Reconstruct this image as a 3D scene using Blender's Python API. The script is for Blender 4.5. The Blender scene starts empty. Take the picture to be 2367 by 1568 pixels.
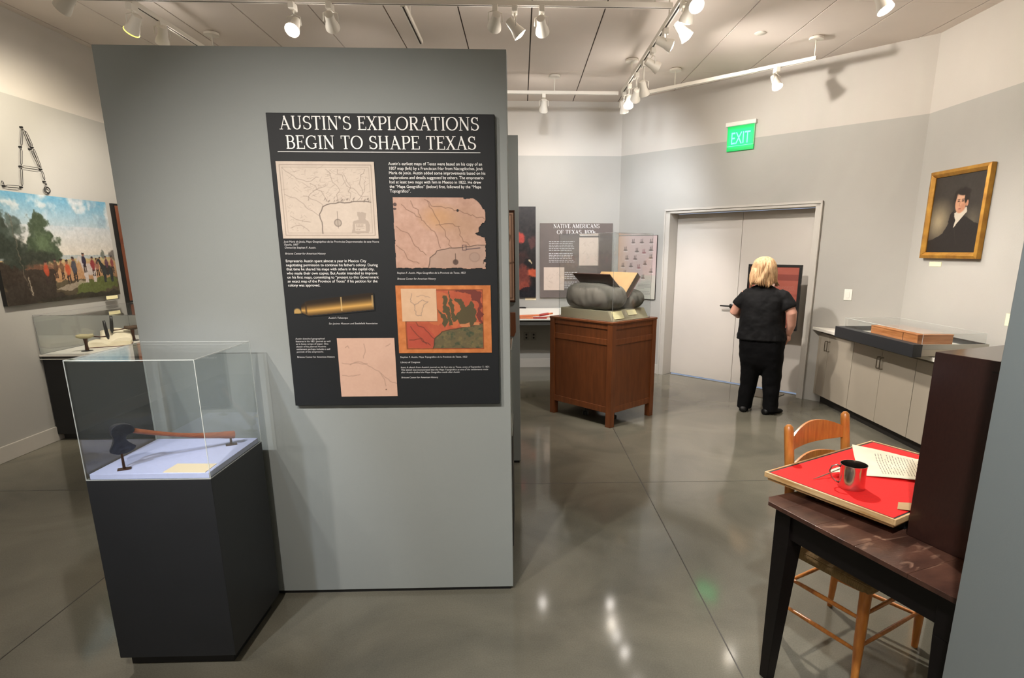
import bpy, bmesh, math, random
import numpy as np
from mathutils import Vector, Matrix
R_ = random.Random(7)
SC = bpy.context.scene
COL = SC.collection
PI = math.pi

# ------------------------------------------------------------------ camera, world, exposure
RIGHT = Vector((0.99936233, -0.03570624, -0.00002028))
DOWN = Vector((-0.00843783, -0.23560998, -0.97181106))
FWD = Vector((0.03469494, 0.97119154, -0.23576102))
cd = bpy.data.cameras.new('camera'); cam = bpy.data.objects.new('camera', cd); COL.objects.link(cam)
mw = Matrix.Identity(4)
for i, v in enumerate((RIGHT, -DOWN, -FWD)):
    for k in range(3): mw[k][i] = v[k]
mw.translation = (0, 0, 1.67)
cam.matrix_world = mw
cd.sensor_width = 36; cd.lens = 1358.694 / 2367 * 36
cd.shift_x = -70 / 2367; cd.shift_y = 125 / 2367
cd.clip_start = .02
SC.camera = cam
w = bpy.data.worlds.new('world'); SC.world = w; w.use_nodes = True
w.node_tree.nodes['Background'].inputs[0].default_value = (.55, .7, 1, 1)
w.node_tree.nodes['Background'].inputs[1].default_value = 1.2
SC.view_settings.view_transform = 'Standard'; SC.view_settings.look = 'None'
SC.view_settings.gamma = 1; SC.view_settings.use_curve_mapping = False
SC.view_settings.exposure = 0.0
SC.cycles.use_denoising = True
SC.cycles.max_bounces = 10; SC.cycles.diffuse_bounces = 5; SC.cycles.transparent_max_bounces = 16
SC.cycles.sample_clamp_indirect = 6
SC.cycles.caustics_reflective = False; SC.cycles.caustics_refractive = False

# ------------------------------------------------------------------ helpers
def lin(c):
    return tuple(((x / 255) / 12.92 if x / 255 <= .04045 else ((x / 255 + .055) / 1.055) ** 2.4) for x in c)

def nodes(m):
    m.use_nodes = True
    nt = m.node_tree
    return nt, nt.nodes['Principled BSDF']

def mat(name, c, rough=.5, metal=0, var=0, scale=6, bump=0, bscale=60, stretch=None, emit=0, ecol=None, spec=.5, c2=None, coat=0):
    m = bpy.data.materials.new(name); nt, b = nodes(m); N, L = nt.nodes, nt.links
    b.inputs['Roughness'].default_value = rough; b.inputs['Metallic'].default_value = metal
    b.inputs['Specular IOR Level'].default_value = spec
    if coat: b.inputs['Coat Weight'].default_value = coat; b.inputs['Coat Roughness'].default_value = .15
    col = lin(c)
    tc = N.new('ShaderNodeTexCoord'); mp = N.new('ShaderNodeMapping'); L.new(tc.outputs['Object'], mp.inputs[0])
    if stretch: mp.inputs['Scale'].default_value = stretch
    nz = N.new('ShaderNodeTexNoise'); nz.inputs['Scale'].default_value = scale; nz.inputs['Detail'].default_value = 6
    L.new(mp.outputs[0], nz.inputs[0])
    cr = N.new('ShaderNodeValToRGB'); L.new(nz.outputs[0], cr.inputs[0])
    e = cr.color_ramp.elements; e[0].position = .3; e[1].position = .7
    if c2 is not None: a_, b_ = col, lin(c2)
    else: a_, b_ = tuple(x * (1 - var) for x in col), tuple(min(1, x * (1 + var)) for x in col)
    e[0].color = (*a_, 1); e[1].color = (*b_, 1)
    L.new(cr.outputs[0], b.inputs['Base Color'])
    if bump:
        n2 = N.new('ShaderNodeTexNoise'); n2.inputs['Scale'].default_value = bscale; L.new(mp.outputs[0], n2.inputs[0])
        bp = N.new('ShaderNodeBump'); bp.inputs['Strength'].default_value = bump; bp.inputs['Distance'].default_value = .01
        L.new(n2.outputs[0], bp.inputs['Height']); L.new(bp.outputs[0], b.inputs['Normal'])
    if emit:
        b.inputs['Emission Color'].default_value = (*lin(ecol or c), 1); b.inputs['Emission Strength'].default_value = emit
    return m

def paint_mat(name, rough=.45, spec=.4):
    m = bpy.data.materials.new(name); nt, b = nodes(m)
    a = nt.nodes.new('ShaderNodeVertexColor'); a.layer_name = 'Col'
    nz = nt.nodes.new('ShaderNodeTexNoise'); nz.inputs['Scale'].default_value = 350
    tc = nt.nodes.new('ShaderNodeTexCoord'); nt.links.new(tc.outputs['Object'], nz.inputs[0])
    bp = nt.nodes.new('ShaderNodeBump'); bp.inputs['Strength'].default_value = .05; bp.inputs['Distance'].default_value = .001
    nt.links.new(nz.outputs[0], bp.inputs['Height']); nt.links.new(bp.outputs[0], b.inputs['Normal'])
    nt.links.new(a.outputs[0], b.inputs['Base Color']); b.inputs['Roughness'].default_value = rough
    b.inputs['Specular IOR Level'].default_value = spec
    return m

def plexi_mat(name, base=.045, tint=(.97, .98, .98)):
    m = bpy.data.materials.new(name); m.use_nodes = True; nt = m.node_tree; N, L = nt.nodes, nt.links; N.clear()
    out = N.new('ShaderNodeOutputMaterial'); mix = N.new('ShaderNodeMixShader'); tr = N.new('ShaderNodeBsdfTransparent'); gl = N.new('ShaderNodeBsdfGlossy')
    tr.inputs[0].default_value = (*tint, 1); gl.inputs['Roughness'].default_value = .02; gl.inputs[0].default_value = (1, 1, 1, 1)
    lw = N.new('ShaderNodeLayerWeight'); lw.inputs[0].default_value = .5
    pw = N.new('ShaderNodeMath'); pw.operation = 'POWER'; pw.inputs[1].default_value = 4
    ma = N.new('ShaderNodeMath'); ma.operation = 'MULTIPLY_ADD'; ma.inputs[1].default_value = 1 - base; ma.inputs[2].default_value = base
    ma.use_clamp = True
    L.new(lw.outputs['Facing'], pw.inputs[0]); L.new(pw.outputs[0], ma.inputs[0]); L.new(ma.outputs[0], mix.inputs[0])
    L.new(tr.outputs[0], mix.inputs[1]); L.new(gl.outputs[0], mix.inputs[2]); L.new(mix.outputs[0], out.inputs[0])
    return m

def edge_mat(name, c=(225, 230, 225), k=.55):
    m = bpy.data.materials.new(name); m.use_nodes = True; nt = m.node_tree; N, L = nt.nodes, nt.links; N.clear()
    out = N.new('ShaderNodeOutputMaterial'); mix = N.new('ShaderNodeMixShader'); tr = N.new('ShaderNodeBsdfTransparent'); gl = N.new('ShaderNodeBsdfDiffuse')
    gl.inputs[0].default_value = (*lin(c), 1); mix.inputs[0].default_value = k
    L.new(tr.outputs[0], mix.inputs[1]); L.new(gl.outputs[0], mix.inputs[2]); L.new(mix.outputs[0], out.inputs[0])
    return m

class MB:
    def __init__(s): s.v = []; s.f = []; s.m = []
    def add(s, vs, fs, mi=0):
        o = len(s.v); s.v += [tuple(x) for x in vs]; s.f += [tuple(i + o for i in f) for f in fs]; s.m += [mi] * len(fs)
        return s
    def hexa(s, b, t, mi=0):
        n = len(b)
        fs = [tuple(range(n - 1, -1, -1)), tuple(range(n, 2 * n))] + [(i, (i + 1) % n, n + (i + 1) % n, n + i) for i in range(n)]
        return s.add(list(b) + list(t), fs, mi)
    def box(s, x0, x1, y0, y1, z0, z1, mi=0):
        b = [(x0, y0), (x1, y0), (x1, y1), (x0, y1)]
        return s.hexa([(x, y, z0) for x, y in b], [(x, y, z1) for x, y in b], mi)
    def prism(s, poly, z0, z1, mi=0):
        return s.hexa([(x, y, z0) for x, y in poly], [(x, y, z1) for x, y in poly], mi)
    def wall(s, poly, y0, y1, mi=0):     # polygon in x,z, thickness along y
        a = sum(poly[i][0] * poly[(i + 1) % len(poly)][1] - poly[(i + 1) % len(poly)][0] * poly[i][1] for i in range(len(poly)))
        p = poly if a < 0 else poly[::-1]
        return s.hexa([(x, y0, z) for x, z in p][::1], [(x, y1, z) for x, z in p], mi)
    def flat(s, poly, y, mi=0):
        return s.add([(x, y, z) for x, z in poly], [tuple(range(len(poly)))], mi)
    def tube(s, pts, r, n=10, mi=0, cap=True, closed=False):
        pts = [Vector(p) for p in pts]; rr = r if hasattr(r, '__len__') else [r] * len(pts)
        rings = []; up = None
        for i, p in enumerate(pts):
            if closed: d = pts[(i + 1) % len(pts)] - pts[i - 1]
            else: d = pts[min(i + 1, len(pts) - 1)] - pts[max(i - 1, 0)]
            d.normalize()
            if up is None: up = Vector((0, 0, 1)) if abs(d.z) < .9 else Vector((1, 0, 0))
            a = (up - d * up.dot(d)); a.normalize(); b = d.cross(a); up = a
            rings.append([p + (a * math.cos(t) + b * math.sin(t)) * rr[i] for t in [2 * PI * k / n for k in range(n)]])
        return s.loft(rings, mi, cap, closed)
    def loft(s, rings, mi=0, cap=True, closed=False):
        n = len(rings[0]); vs = [v for r in rings for v in r]; fs = []
        m = len(rings)
        for i in range(m if closed else m - 1):
            for k in range(n):
                a, b = i * n + k, i * n + (k + 1) % n; j = ((i + 1) % m) * n
                fs.append((a, b, j + (k + 1) % n, j + k))
        if cap and not closed: fs += [tuple(range(n - 1, -1, -1)), tuple(range((m - 1) * n, m * n))]
        return s.add(vs, fs, mi)
    def lathe(s, prof, c=(0, 0, 0), n=24, mi=0, axis=None):
        M = Matrix.Identity(3)
        if axis is not None: M = Vector((0, 0, 1)).rotation_difference(Vector(axis)).to_matrix()
        c = Vector(c)
        rings = [[c + M @ Vector((r * math.cos(2 * PI * k / n), r * math.sin(2 * PI * k / n), z)) for k in range(n)] for r, z in prof]
        return s.loft(rings, mi)
    def ell(s, c, r, mi=0, nu=20, nv=12):
        rings = []
        for j in range(nv + 1):
            t = -PI / 2 + PI * (j + .02) / (nv + .04)
            rings.append([(c[0] + r[0] * math.cos(t) * math.cos(2 * PI * k / nu), c[1] + r[1] * math.cos(t) * math.sin(2 * PI * k / nu), c[2] + r[2] * math.sin(t)) for k in range(nu)])
        return s.loft(rings, mi)
    def rings(s, spec, mi=0, n=28, p=2.2):   # spec: (z, cx, cy, hx, hy)
        out = []
        for z, cx, cy, hx, hy in spec:
            r = []
            for k in range(n):
                t = 2 * PI * k / n; c_, s_ = math.cos(t), math.sin(t)
                r.append((cx + hx * math.copysign(abs(c_) ** (2 / p), c_), cy + hy * math.copysign(abs(s_) ** (2 / p), s_), z))
            out.append(r)
        return s.loft(out, mi)
    def build(s, name, mats, parent=None, bevel=0, smooth=False, fix=True):
        me = bpy.data.meshes.new(name); me.from_pydata(s.v, [], s.f)
        if not isinstance(mats, (list, tuple)): mats = [mats]
        for m in mats: me.materials.append(m)
        for p, mi in zip(me.polygons, s.m): p.material_index = mi
        if fix:
            bm = bmesh.new(); bm.from_mesh(me); bmesh.ops.recalc_face_normals(bm, faces=bm.faces); bm.to_mesh(me); bm.free()
        if smooth:
            for p in me.polygons: p.use_smooth = True
            if smooth == 'auto':
                try: me.set_sharp_from_angle(angle=.7)
                except Exception: pass
        o = bpy.data.objects.new(name, me); COL.objects.link(o)
        if parent is not None: o.parent = parent
        if bevel:
            b = o.modifiers.new('bevel', 'BEVEL'); b.width = bevel; b.segments = 2; b.limit_method = 'ANGLE'
        return o

def thing(name, label, cat, loc=(0, 0, 0), rz=0, group=None):
    o = bpy.data.objects.new(name, None); COL.objects.link(o); o.empty_display_size = .1
    o.location = loc; o.rotation_euler = (0, 0, rz); tag(o, label, cat, group); return o
def tag(o, label, cat, group=None):
    o['label'] = label; o['category'] = cat
    if group: o['group'] = group
    return o
def struct(o): o['kind'] = 'structure'; return o
def place(o, loc, rz=0): o.location = loc; o.rotation_euler = (0, 0, rz); return o

# ------------------------------------------------------------------ canvas: pictures painted into a vertex grid (printed or painted pictures of the place)
class Canvas:
    def __init__(s, w, h, c):
        s.w, s.h = w, h; s.a = np.ones((h, w, 3)) * np.array(c, float)
        s.X, s.Y = np.meshgrid((np.arange(w) + .5) / w, (np.arange(h) + .5) / h); s.asp = w / h
        s.rng = np.random.RandomState(3); s.keep = np.ones((h, w), bool)
    def mix(s, m, c, al=1.0):
        m = (np.clip(m, 0, 1) * al)[..., None]; s.a = s.a * (1 - m) + np.array(c, float) * m
    def grad(s, y0, c0, y1, c1):
        t = np.clip((s.Y - y0) / (y1 - y0), 0, 1)[..., None]; k = ((s.Y >= min(y0, y1)) & (s.Y <= max(y0, y1)))[..., None]
        s.a = np.where(k, np.array(c0) * (1 - t) + np.array(c1) * t, s.a)
    def inpoly(s, pts, wob=0):
        X, Y = s.X, s.Y
        if wob: n = s.nz(14, 5); X = X + n * wob; Y = Y + s.nz(11, 9) * wob
        m = np.zeros((s.h, s.w), bool); n_ = len(pts)
        for i in range(n_):
            x0, y0 = pts[i]; x1, y1 = pts[(i + 1) % n_]
            if y0 == y1: continue
            c = ((y0 > Y) != (y1 > Y)) & (X < (x1 - x0) * (Y - y0) / (y1 - y0) + x0); m ^= c
        return m
    def poly(s, pts, c, al=1, wob=0): s.mix(s.inpoly(pts, wob).astype(float), c, al)
    def ell(s, x, y, rx, ry, c, al=1, soft=.2, wob=0):
        d = np.sqrt(((s.X - x) / rx) ** 2 + ((s.Y - y) / ry) ** 2)
        if wob: d = d + s.nz(16, int(x * 97 + y * 31)) * wob
        s.mix((1 - d) / soft + .5, c, al)
    def nz(s, n, seed=0):       # smooth value noise -1..1
        r = np.random.RandomState(seed + 11); out = np.zeros((s.h, s.w)); amp = 1; tot = 0
        for o in range(3):
            k = n * 2 ** o; g = r.uniform(-1, 1, (k + 2, int(k * max(1, s.asp)) + 2))
            gx = s.X * (g.shape[1] - 2); gy = s.Y * (g.shape[0] - 2)
            ix, iy = gx.astype(int), gy.astype(int); fx, fy = gx - ix, gy - iy
            fx = fx * fx * (3 - 2 * fx); fy = fy * fy * (3 - 2 * fy)
            v = (g[iy, ix] * (1 - fx) + g[iy, ix + 1] * fx) * (1 - fy) + (g[iy + 1, ix] * (1 - fx) + g[iy + 1, ix + 1] * fx) * fy
            out += v * amp; tot += amp; amp *= .55
        return out / tot
    def noise(s, n, amp, seed=0, tint=(1, 1, 1)):
        s.a = s.a + (s.nz(n, seed) * amp)[..., None] * np.array(tint)
    def line(s, pts, wd, c, al=1, wob=0, seed=1):
        r = random.Random(seed); P = []
        for (x0, y0), (x1, y1) in zip(pts[:-1], pts[1:]):
            n = max(1, int(math.hypot(x1 - x0, y1 - y0) * 25)) if wob else 1
            for i in range(n):
                t = i / n; P.append((x0 + (x1 - x0) * t + r.uniform(-wob, wob) * (i > 0), y0 + (y1 - y0) * t + r.uniform(-wob, wob) * (i > 0)))
        P.append(pts[-1])
        d = np.full((s.h, s.w), 9.)
        for (x0, y0), (x1, y1) in zip(P[:-1], P[1:]):
            ax, ay = (x1 - x0) * s.asp, y1 - y0; l2 = ax * ax + ay * ay + 1e-12
            t = np.clip((((s.X - x0) * s.asp) * ax + (s.Y - y0) * ay) / l2, 0, 1)
            d = np.minimum(d, np.hypot((s.X - x0) * s.asp - t * ax, s.Y - y0 - t * ay))
        s.mix((wd - d) * s.h + .5, c, al)
    def warp(s, amp, n=30, seed=5):
        dx = (s.nz(n, seed) * amp * s.w).astype(int); dy = (s.nz(n, seed + 7) * amp * s.h).astype(int); J, I = np.mgrid[0:s.h, 0:s.w]
        s.a = s.a[np.clip(J + dy, 0, s.h - 1), np.clip(I + dx, 0, s.w - 1)]
    def rect(s, x0, y0, x1, y1, c, al=1): s.poly([(x0, y0), (x1, y0), (x1, y1), (x0, y1)], c, al)
    def frame(s, x0, y0, x1, y1, wd, c, al=1): s.line([(x0, y0), (x1, y0), (x1, y1), (x0, y1), (x0, y0)], wd, c, al)
    def textlines(s, x0, y1, x1, y0, n, c, al=.8, seed=2):
        r = random.Random(seed)
        for i in range(n):
            y = y1 + (y0 - y1) * (i + .5) / n; x = x0; xe = x1 - (r.random() * .1 * (x1 - x0) if i < n - 1 else .5 * (x1 - x0)); hh = abs(y1 - y0) / n * .24
            while x < xe:
                l = r.uniform(.04, .14) * (x1 - x0); s.rect(x, y - hh, min(x + l, xe), y + hh, c, al); x += l + .02 * (x1 - x0)
    # a slab: picture on the front (-Y side), thin body behind it
    def build(s, name, x0, x1, z0, z1, y, m, side, parent, depth=.003, tone=.86):
        W, H = s.w, s.h; a = np.clip(s.a * tone, 0, 255) / 255
        L = np.where(a <= .04045, a / 12.92, ((a + .055) / 1.055) ** 2.4)
        vx = np.linspace(x0, x1, W); vz = np.linspace(z0, z1, H)
        verts = [(float(x), y, float(z)) for z in vz for x in vx]
        faces = []; mi = []
        for j in range(H - 1):
            for i in range(W - 1):
                if s.keep[j, i]: faces.append((j * W + i, j * W + i + 1, (j + 1) * W + i + 1, (j + 1) * W + i)); mi.append(0)
        n = len(verts); cols = [(*L[j, i], 1.) for j in range(H) for i in range(W)]
        if s.keep.all():
            b = [(x0, y + .0002, z0), (x1, y + .0002, z0), (x1, y + .0002, z1), (x0, y + .0002, z1)]
            verts += b + [(p[0], y + depth, p[2]) for p in b]; cols += [(.5, .5, .5, 1)] * 8
            for k in range(4): faces.append((n + k, n + 4 + k, n + 4 + (k + 1) % 4, n + (k + 1) % 4)); mi.append(1)
            faces.append((n + 7, n + 6, n + 5, n + 4)); mi.append(1)
        me = bpy.data.meshes.new(name); me.from_pydata(verts, [], faces)
        me.materials.append(m); me.materials.append(side)
        me.polygons.foreach_set('material_index', mi)
        at = me.color_attributes.new('Col', 'FLOAT_COLOR', 'POINT'); at.data.foreach_set('color', np.array(cols, np.float32).ravel())
        o = bpy.data.objects.new(name, me); COL.objects.link(o)
        if parent is not None: o.parent = parent
        return o

# ------------------------------------------------------------------ lettering
def font_mesh(body, shear=0):
    cu = bpy.data.curves.new('t', 'FONT'); cu.body = body; cu.size = 1; cu.shear = shear; cu.resolution_u = 3
    o = bpy.data.objects.new('t', cu); COL.objects.link(o)
    bpy.context.view_layer.update()
    me = bpy.data.meshes.new_from_object(o.evaluated_get(bpy.context.evaluated_depsgraph_get()))
    v = [(p.co.x, p.co.y) for p in me.vertices]; f = [tuple(p.vertices) for p in me.polygons]
    bpy.data.objects.remove(o); bpy.data.curves.remove(cu); bpy.data.meshes.remove(me)
    return v, f
def text_block(name, lines, x0, x1, ztop, lead, y, m, parent, shear=0, size=None):
    """lines of print: the widest line spans x0..x1, first baseline about ztop - 0.8 size"""
    mb = MB(); g = [font_mesh(l, shear) for l in lines]
    wmax = max(max(p[0] for p in v) for v, f in g if v)
    sz = size or lead * .95; sx = (x1 - x0) / wmax
    for i, (v, f) in enumerate(g):
        if v: mb.add([(x0 + a * sx, y, ztop - lead * i - sz * .75 + b * sz) for a, b in v], f)
    return mb.build(name, m, parent, fix=False)

def arc(cx, cy, rx, ry, a0, a1, n=18):
    return [(cx + rx * math.cos(math.radians(a0 + (a1 - a0) * i / n)), cy + ry * math.sin(math.radians(a0 + (a1 - a0) * i / n))) for i in range(n + 1)]
TK, TN, SH = .125, .06, .05
def stroke(out, pts, w=None):
    P = [Vector(p) for p in pts]; L = []; Rr = []
    for i, p in enumerate(P):
        d = (P[min(i + 1, len(P) - 1)] - P[max(0, i - 1)]).normalized(); n = Vector((-d.y, d.x))
        ww = w if w else TN + (TK - TN) * abs(d.y) ** 1.5
        L.append(p + n * ww / 2); Rr.append(p - n * ww / 2)
    for i in range(len(P) - 1): out.append([L[i], Rr[i], Rr[i + 1], L[i + 1]])
def bar(out, x0, x1, y0, y1): out.append([Vector((x0, y0)), Vector((x1, y0)), Vector((x1, y1)), Vector((x0, y1))])
def glyph(ch):
    o = []; V = lambda x, a=0, b=1, w=TK: bar(o, x - w / 2, x + w / 2, a, b)
    H = lambda x0, x1, y, w=TN: bar(o, x0, x1, y - w / 2, y + w / 2)
    def sf(x, y, l=.13, r=None): r = l if r is None else r; bar(o, x - l, x + r, *((0, SH) if y == 0 else (1 - SH, 1)))
    W = .8
    if ch == 'A': stroke(o, [(.14, .02), (.44, .98)], TN); stroke(o, [(.40, 1), (.74, .02)], TK); H(.24, .64, .34); sf(.14, 0); sf(.74, 0); W = .88
    elif ch == 'B': V(.2); H(.07, .42, 1 - TN / 2); H(.07, .45, TN / 2); H(.2, .42, .53); stroke(o, arc(.42, .75, .2, .22, 90, -90)); stroke(o, arc(.44, .28, .24, .25, 90, -90)); W = .76
    elif ch in 'CG':
        stroke(o, arc(.5, .5, .4, .47, 48, 312, 28)); V(.78, .66, .98, .05)
        if ch == 'G': V(.76, .06, .4); H(.58, .88, .4, SH)
        W = .93
    elif ch == 'D': V(.2); H(.07, .45, 1 - TN / 2); H(.07, .45, TN / 2); stroke(o, arc(.42, .5, .38, .47, 90, -90, 24)); W = .88
    elif ch == 'E': V(.2); H(.07, .66, 1 - TN / 2); H(.07, .7, TN / 2); H(.2, .5, .52); V(.64, .78, 1, .05); V(.68, 0, .24, .05); V(.5, .42, .62, .05); W = .76
    elif ch == 'F': V(.2); H(.07, .64, 1 - TN / 2); H(.2, .5, .52); V(.62, .78, 1, .05); V(.5, .42, .62, .05); sf(.2, 0, .13, .16); W = .7
    elif ch == 'H': V(.2); V(.72); H(.2, .72, .53); [sf(x, y) for x in (.2, .72) for y in (0, 1)]; W = .92
    elif ch == 'I': V(.2); sf(.2, 0, .14); sf(.2, 1, .14); W = .4
    elif ch == 'L': V(.2); H(.07, .66, TN / 2); V(.64, 0, .26, .05); sf(.2, 1, .13, .14); W = .7
    elif ch == 'M': V(.18, 0, 1, TN); V(.86); stroke(o, [(.18, .98), (.5, .06)], TK); stroke(o, [(.5, .06), (.84, .98)], TN); sf(.18, 0); sf(.86, 0); bar(o, .05, .26, 1 - SH, 1); bar(o, .8, .99, 1 - SH, 1); W = 1.05
    elif ch == 'N': V(.18, 0, 1, TN); V(.74, 0, 1, TN); stroke(o, [(.18, .96), (.74, .03)], TK); sf(.18, 0); sf(.74, 1); bar(o, .05, .28, 1 - SH, 1); W = .92
    elif ch == 'O': stroke(o, arc(.48, .5, .4, .47, 0, 360, 36)); W = .96
    elif ch == 'P': V(.2); H(.07, .44, 1 - TN / 2); H(.2, .44, .46); stroke(o, arc(.44, .73, .22, .25, 90, -90)); sf(.2, 0, .13, .16); W = .72
    elif ch == 'R': V(.2); H(.07, .44, 1 - TN / 2); H(.2, .44, .49); stroke(o, arc(.44, .74, .21, .24, 90, -90)); stroke(o, [(.42, .48), (.66, .04)], TK); sf(.2, 0); sf(.7, 0, .1, .12); W = .82
    elif ch == 'S': stroke(o, arc(.35, .745, .22, .225, 35, 270, 18)[:-1] + arc(.35, .27, .26, .24, 90, -145, 20)); V(.57, .72, .98, .05); V(.1, .03, .3, .05); W = .68
    elif ch == 'T': V(.38); H(.05, .71, 1 - TN / 2); V(.07, .76, 1, .05); V(.69, .76, 1, .05); sf(.38, 0, .15); W = .76
    elif ch == 'U': V(.2, .32, 1); V(.7, .32, 1, TN); stroke(o, arc(.45, .33, .25, .3, 180, 360)); sf(.2, 1); sf(.7, 1, .12); W = .88
    elif ch == 'V': stroke(o, [(.14, .98), (.44, .02)], TK); stroke(o, [(.44, .02), (.74, .98)], TN); sf(.14, 1); sf(.74, 1); W = .86
    elif ch == 'X': stroke(o, [(.14, .98), (.66, .02)], TK); stroke(o, [(.64, .98), (.14, .02)], TN); [sf(x, y) for x in (.14, .66) for y in (0, 1)]; W = .8
    elif ch == "'": stroke(o, arc(.06, .86, .09, .1, 60, -60, 8), .07); o.append([Vector((.02, .84)), Vector((.16, .84)), Vector((.16, 1)), Vector((.02, 1))]); W = .26
    elif ch == ',': bar(o, .04, .16, 0, .12); stroke(o, [(.12, .06), (.06, -.12)], .06); W = .3
    elif ch == '1': V(.22); sf(.22, 0, .14); stroke(o, [(.22, .95), (.06, .86)], .06); W = .46
    elif ch == '8': stroke(o, arc(.3, .75, .19, .22, 0, 360, 24)); stroke(o, arc(.3, .27, .23, .25, 0, 360, 24)); W = .6
    elif ch == '2': stroke(o, arc(.28, .74, .21, .23, 160, -30, 16) + [(.1, .06)]); H(.05, .52, .04, .08); W = .58
    elif ch == '0': stroke(o, arc(.3, .5, .23, .47, 0, 360, 28)); W = .6
    elif ch == 's': stroke(o, [(x * .85, y * .62) for x, y in arc(.3, .745, .18, .22, 35, 270, 12)[:-1] + arc(.3, .27, .22, .24, 90, -145, 14)]); W = .5
    elif ch == ' ': W = .42
    return o, W
def serif_text(name, rows, y, m, parent):
    """rows: (string, x0, x1, baseline z, cap height)"""
    mb = MB()
    for st, x0, x1, z, h in rows:
        gs = [glyph(c) for c in st]; tot = sum(g[1] for g in gs); sx = (x1 - x0) / tot; x = x0
        for k, (polys, W) in enumerate(gs):
            for n_, q in enumerate(polys):
                ar = sum(q[i - 1].x * q[i].y - q[i].x * q[i - 1].y for i in range(len(q))); q = q if ar > 0 else q[::-1]
                mb.add([(x + p.x * sx, y - 2.5e-5 * n_, z + p.y * h) for p in q], [tuple(range(len(q)))])
            x += W * sx
    return mb.build(name, m, parent, fix=False)

# ------------------------------------------------------------------ materials
M = {}
M['wall_grey'] = mat('wall_grey', (169, 167, 161), .75, var=.02, scale=3, bump=.12, bscale=250)
M['wall_white'] = mat('wall_white', (196, 191, 183), .75, var=.015, scale=3, bump=.1, bscale=250)
M['trim'] = mat('trim_paint', (188, 184, 176), .5, var=.02)
M['part'] = mat('partition_paint', (136, 141, 139), .6, var=.02, scale=2, bump=.03, bscale=220)
M['dark_base'] = mat('dark_base', (14, 14, 15), .6)
M['ceiling'] = mat('ceiling_tile', (228, 217, 207), .85, var=.04, scale=1.2, bump=.05)
M['groove'] = mat('groove_dark', (62, 54, 46), .9)
M['white_metal'] = mat('white_enamel', (226, 220, 208), .35, var=.01)
M['off_metal'] = mat('lamp_enamel', (232, 226, 214), .4, var=.02)
M['black_metal'] = mat('black_metal', (16, 15, 14), .4, var=.1)
M['charcoal'] = mat('charcoal_paint', (28, 30, 33), .5, var=.06, bump=.05, bscale=300)
M['plexi'] = plexi_mat('plexi'); M['edge'] = edge_mat('plexi_edge', k=.42)
M['plexi_thin'] = plexi_mat('plexi_clear', .03); M['edge_grey'] = edge_mat('plexi_edge_grey', (150, 150, 150), .5)
M['deck'] = mat('deck_fabric', (196, 204, 240), .9, var=.03, scale=60, bump=.1, bscale=500)
M['card'] = mat('card_cream', (240, 224, 190), .7, var=.02)
M['card_bright'] = mat('card_bright', (250, 240, 190), .6, var=.02)
M['board'] = mat('panel_board', (22, 25, 28), .6, var=.04, scale=30, spec=.3)
M['ink_white'] = mat('ink_white', (240, 240, 238), .6)
M['ink_grey'] = mat('ink_light', (205, 205, 205), .6)
M['print'] = paint_mat('printed_picture', .55, .3); M['oil'] = paint_mat('oil_picture', .4, .35)
M['paper_side'] = mat('print_edge', (120, 110, 100), .7)
M['iron'] = mat('forged_iron', (60, 64, 74), .42, .6, var=.25, scale=40, bump=.3, bscale=60)
M['bronze'] = mat('mount_bronze', (72, 45, 32), .4, .7, var=.2, scale=60)
M['handle_wood'] = mat('handle_wood', (150, 90, 64), .45, var=.22, scale=8, stretch=(2, 30, 30), bump=.1)
M['cherry'] = mat('cherry_wood', (102, 55, 27), .38, c2=(124, 70, 36), scale=4, stretch=(9, 9, 1.2), bump=.06, bscale=40)
M['cherry_dark'] = mat('cherry_dark', (95, 51, 25), .38, c2=(116, 65, 33), scale=4, stretch=(9, 9, 1.2))
M['chair'] = mat('chair_wood', (214, 140, 64), .35, c2=(184, 108, 46), scale=5, stretch=(14, 14, 2.5), coat=.3)
M['rush'] = mat('rush_seat', (168, 138, 88), .7, c2=(120, 95, 55), scale=30, stretch=(1, 12, 1), bump=.5, bscale=80)
M['table'] = mat('table_wood', (88, 57, 44), .28, c2=(56, 35, 28), scale=3.2, stretch=(2.2, 5, 3), bump=.08, bscale=30)
def worn(m, c, sc, lo, hi, st):
    nt = m.node_tree; N, L = nt.nodes, nt.links; b = N['Principled BSDF']; old = b.inputs['Base Color'].links[0].from_socket
    tc = N.new('ShaderNodeTexCoord'); mp = N.new('ShaderNodeMapping'); mp.inputs['Scale'].default_value = st; mp.inputs['Location'].default_value = (3.1, 1.7, 0); L.new(tc.outputs['Object'], mp.inputs[0])
    n = N.new('ShaderNodeTexNoise'); n.inputs['Scale'].default_value = sc; n.inputs['Detail'].default_value = 4; n.inputs['Distortion'].default_value = .8; L.new(mp.outputs[0], n.inputs[0])
    r = N.new('ShaderNodeValToRGB'); r.color_ramp.elements[0].position = lo; r.color_ramp.elements[1].position = hi; L.new(n.outputs[0], r.inputs[0])
    mx = N.new('ShaderNodeMixRGB'); L.new(r.outputs[0], mx.inputs[0]); L.new(old, mx.inputs[1]); mx.inputs[2].default_value = (*lin(c), 1); L.new(mx.outputs[0], b.inputs['Base Color'])
worn(M['table'], (138, 104, 84), 7, .62, .72, (1, 3, 1)); worn(M['table'], (52, 32, 26), 3, .55, .75, (2, 2, 2))
M['table_dark'] = mat('table_dark', (13, 7, 6), .5, spec=.3, var=.15, scale=4)
M['brown_box'] = mat('brown_box', (54, 30, 24), .3, coat=.6, c2=(46, 25, 20), scale=60, stretch=(3, 3, 1))
M['red'] = mat('red_felt', (238, 20, 14), .85, var=.05, scale=80, bump=.1, bscale=500)
M['pine'] = mat('pine', (232, 200, 150), .5, c2=(186, 138, 82), scale=3, stretch=(2, 2, 22))
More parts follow.
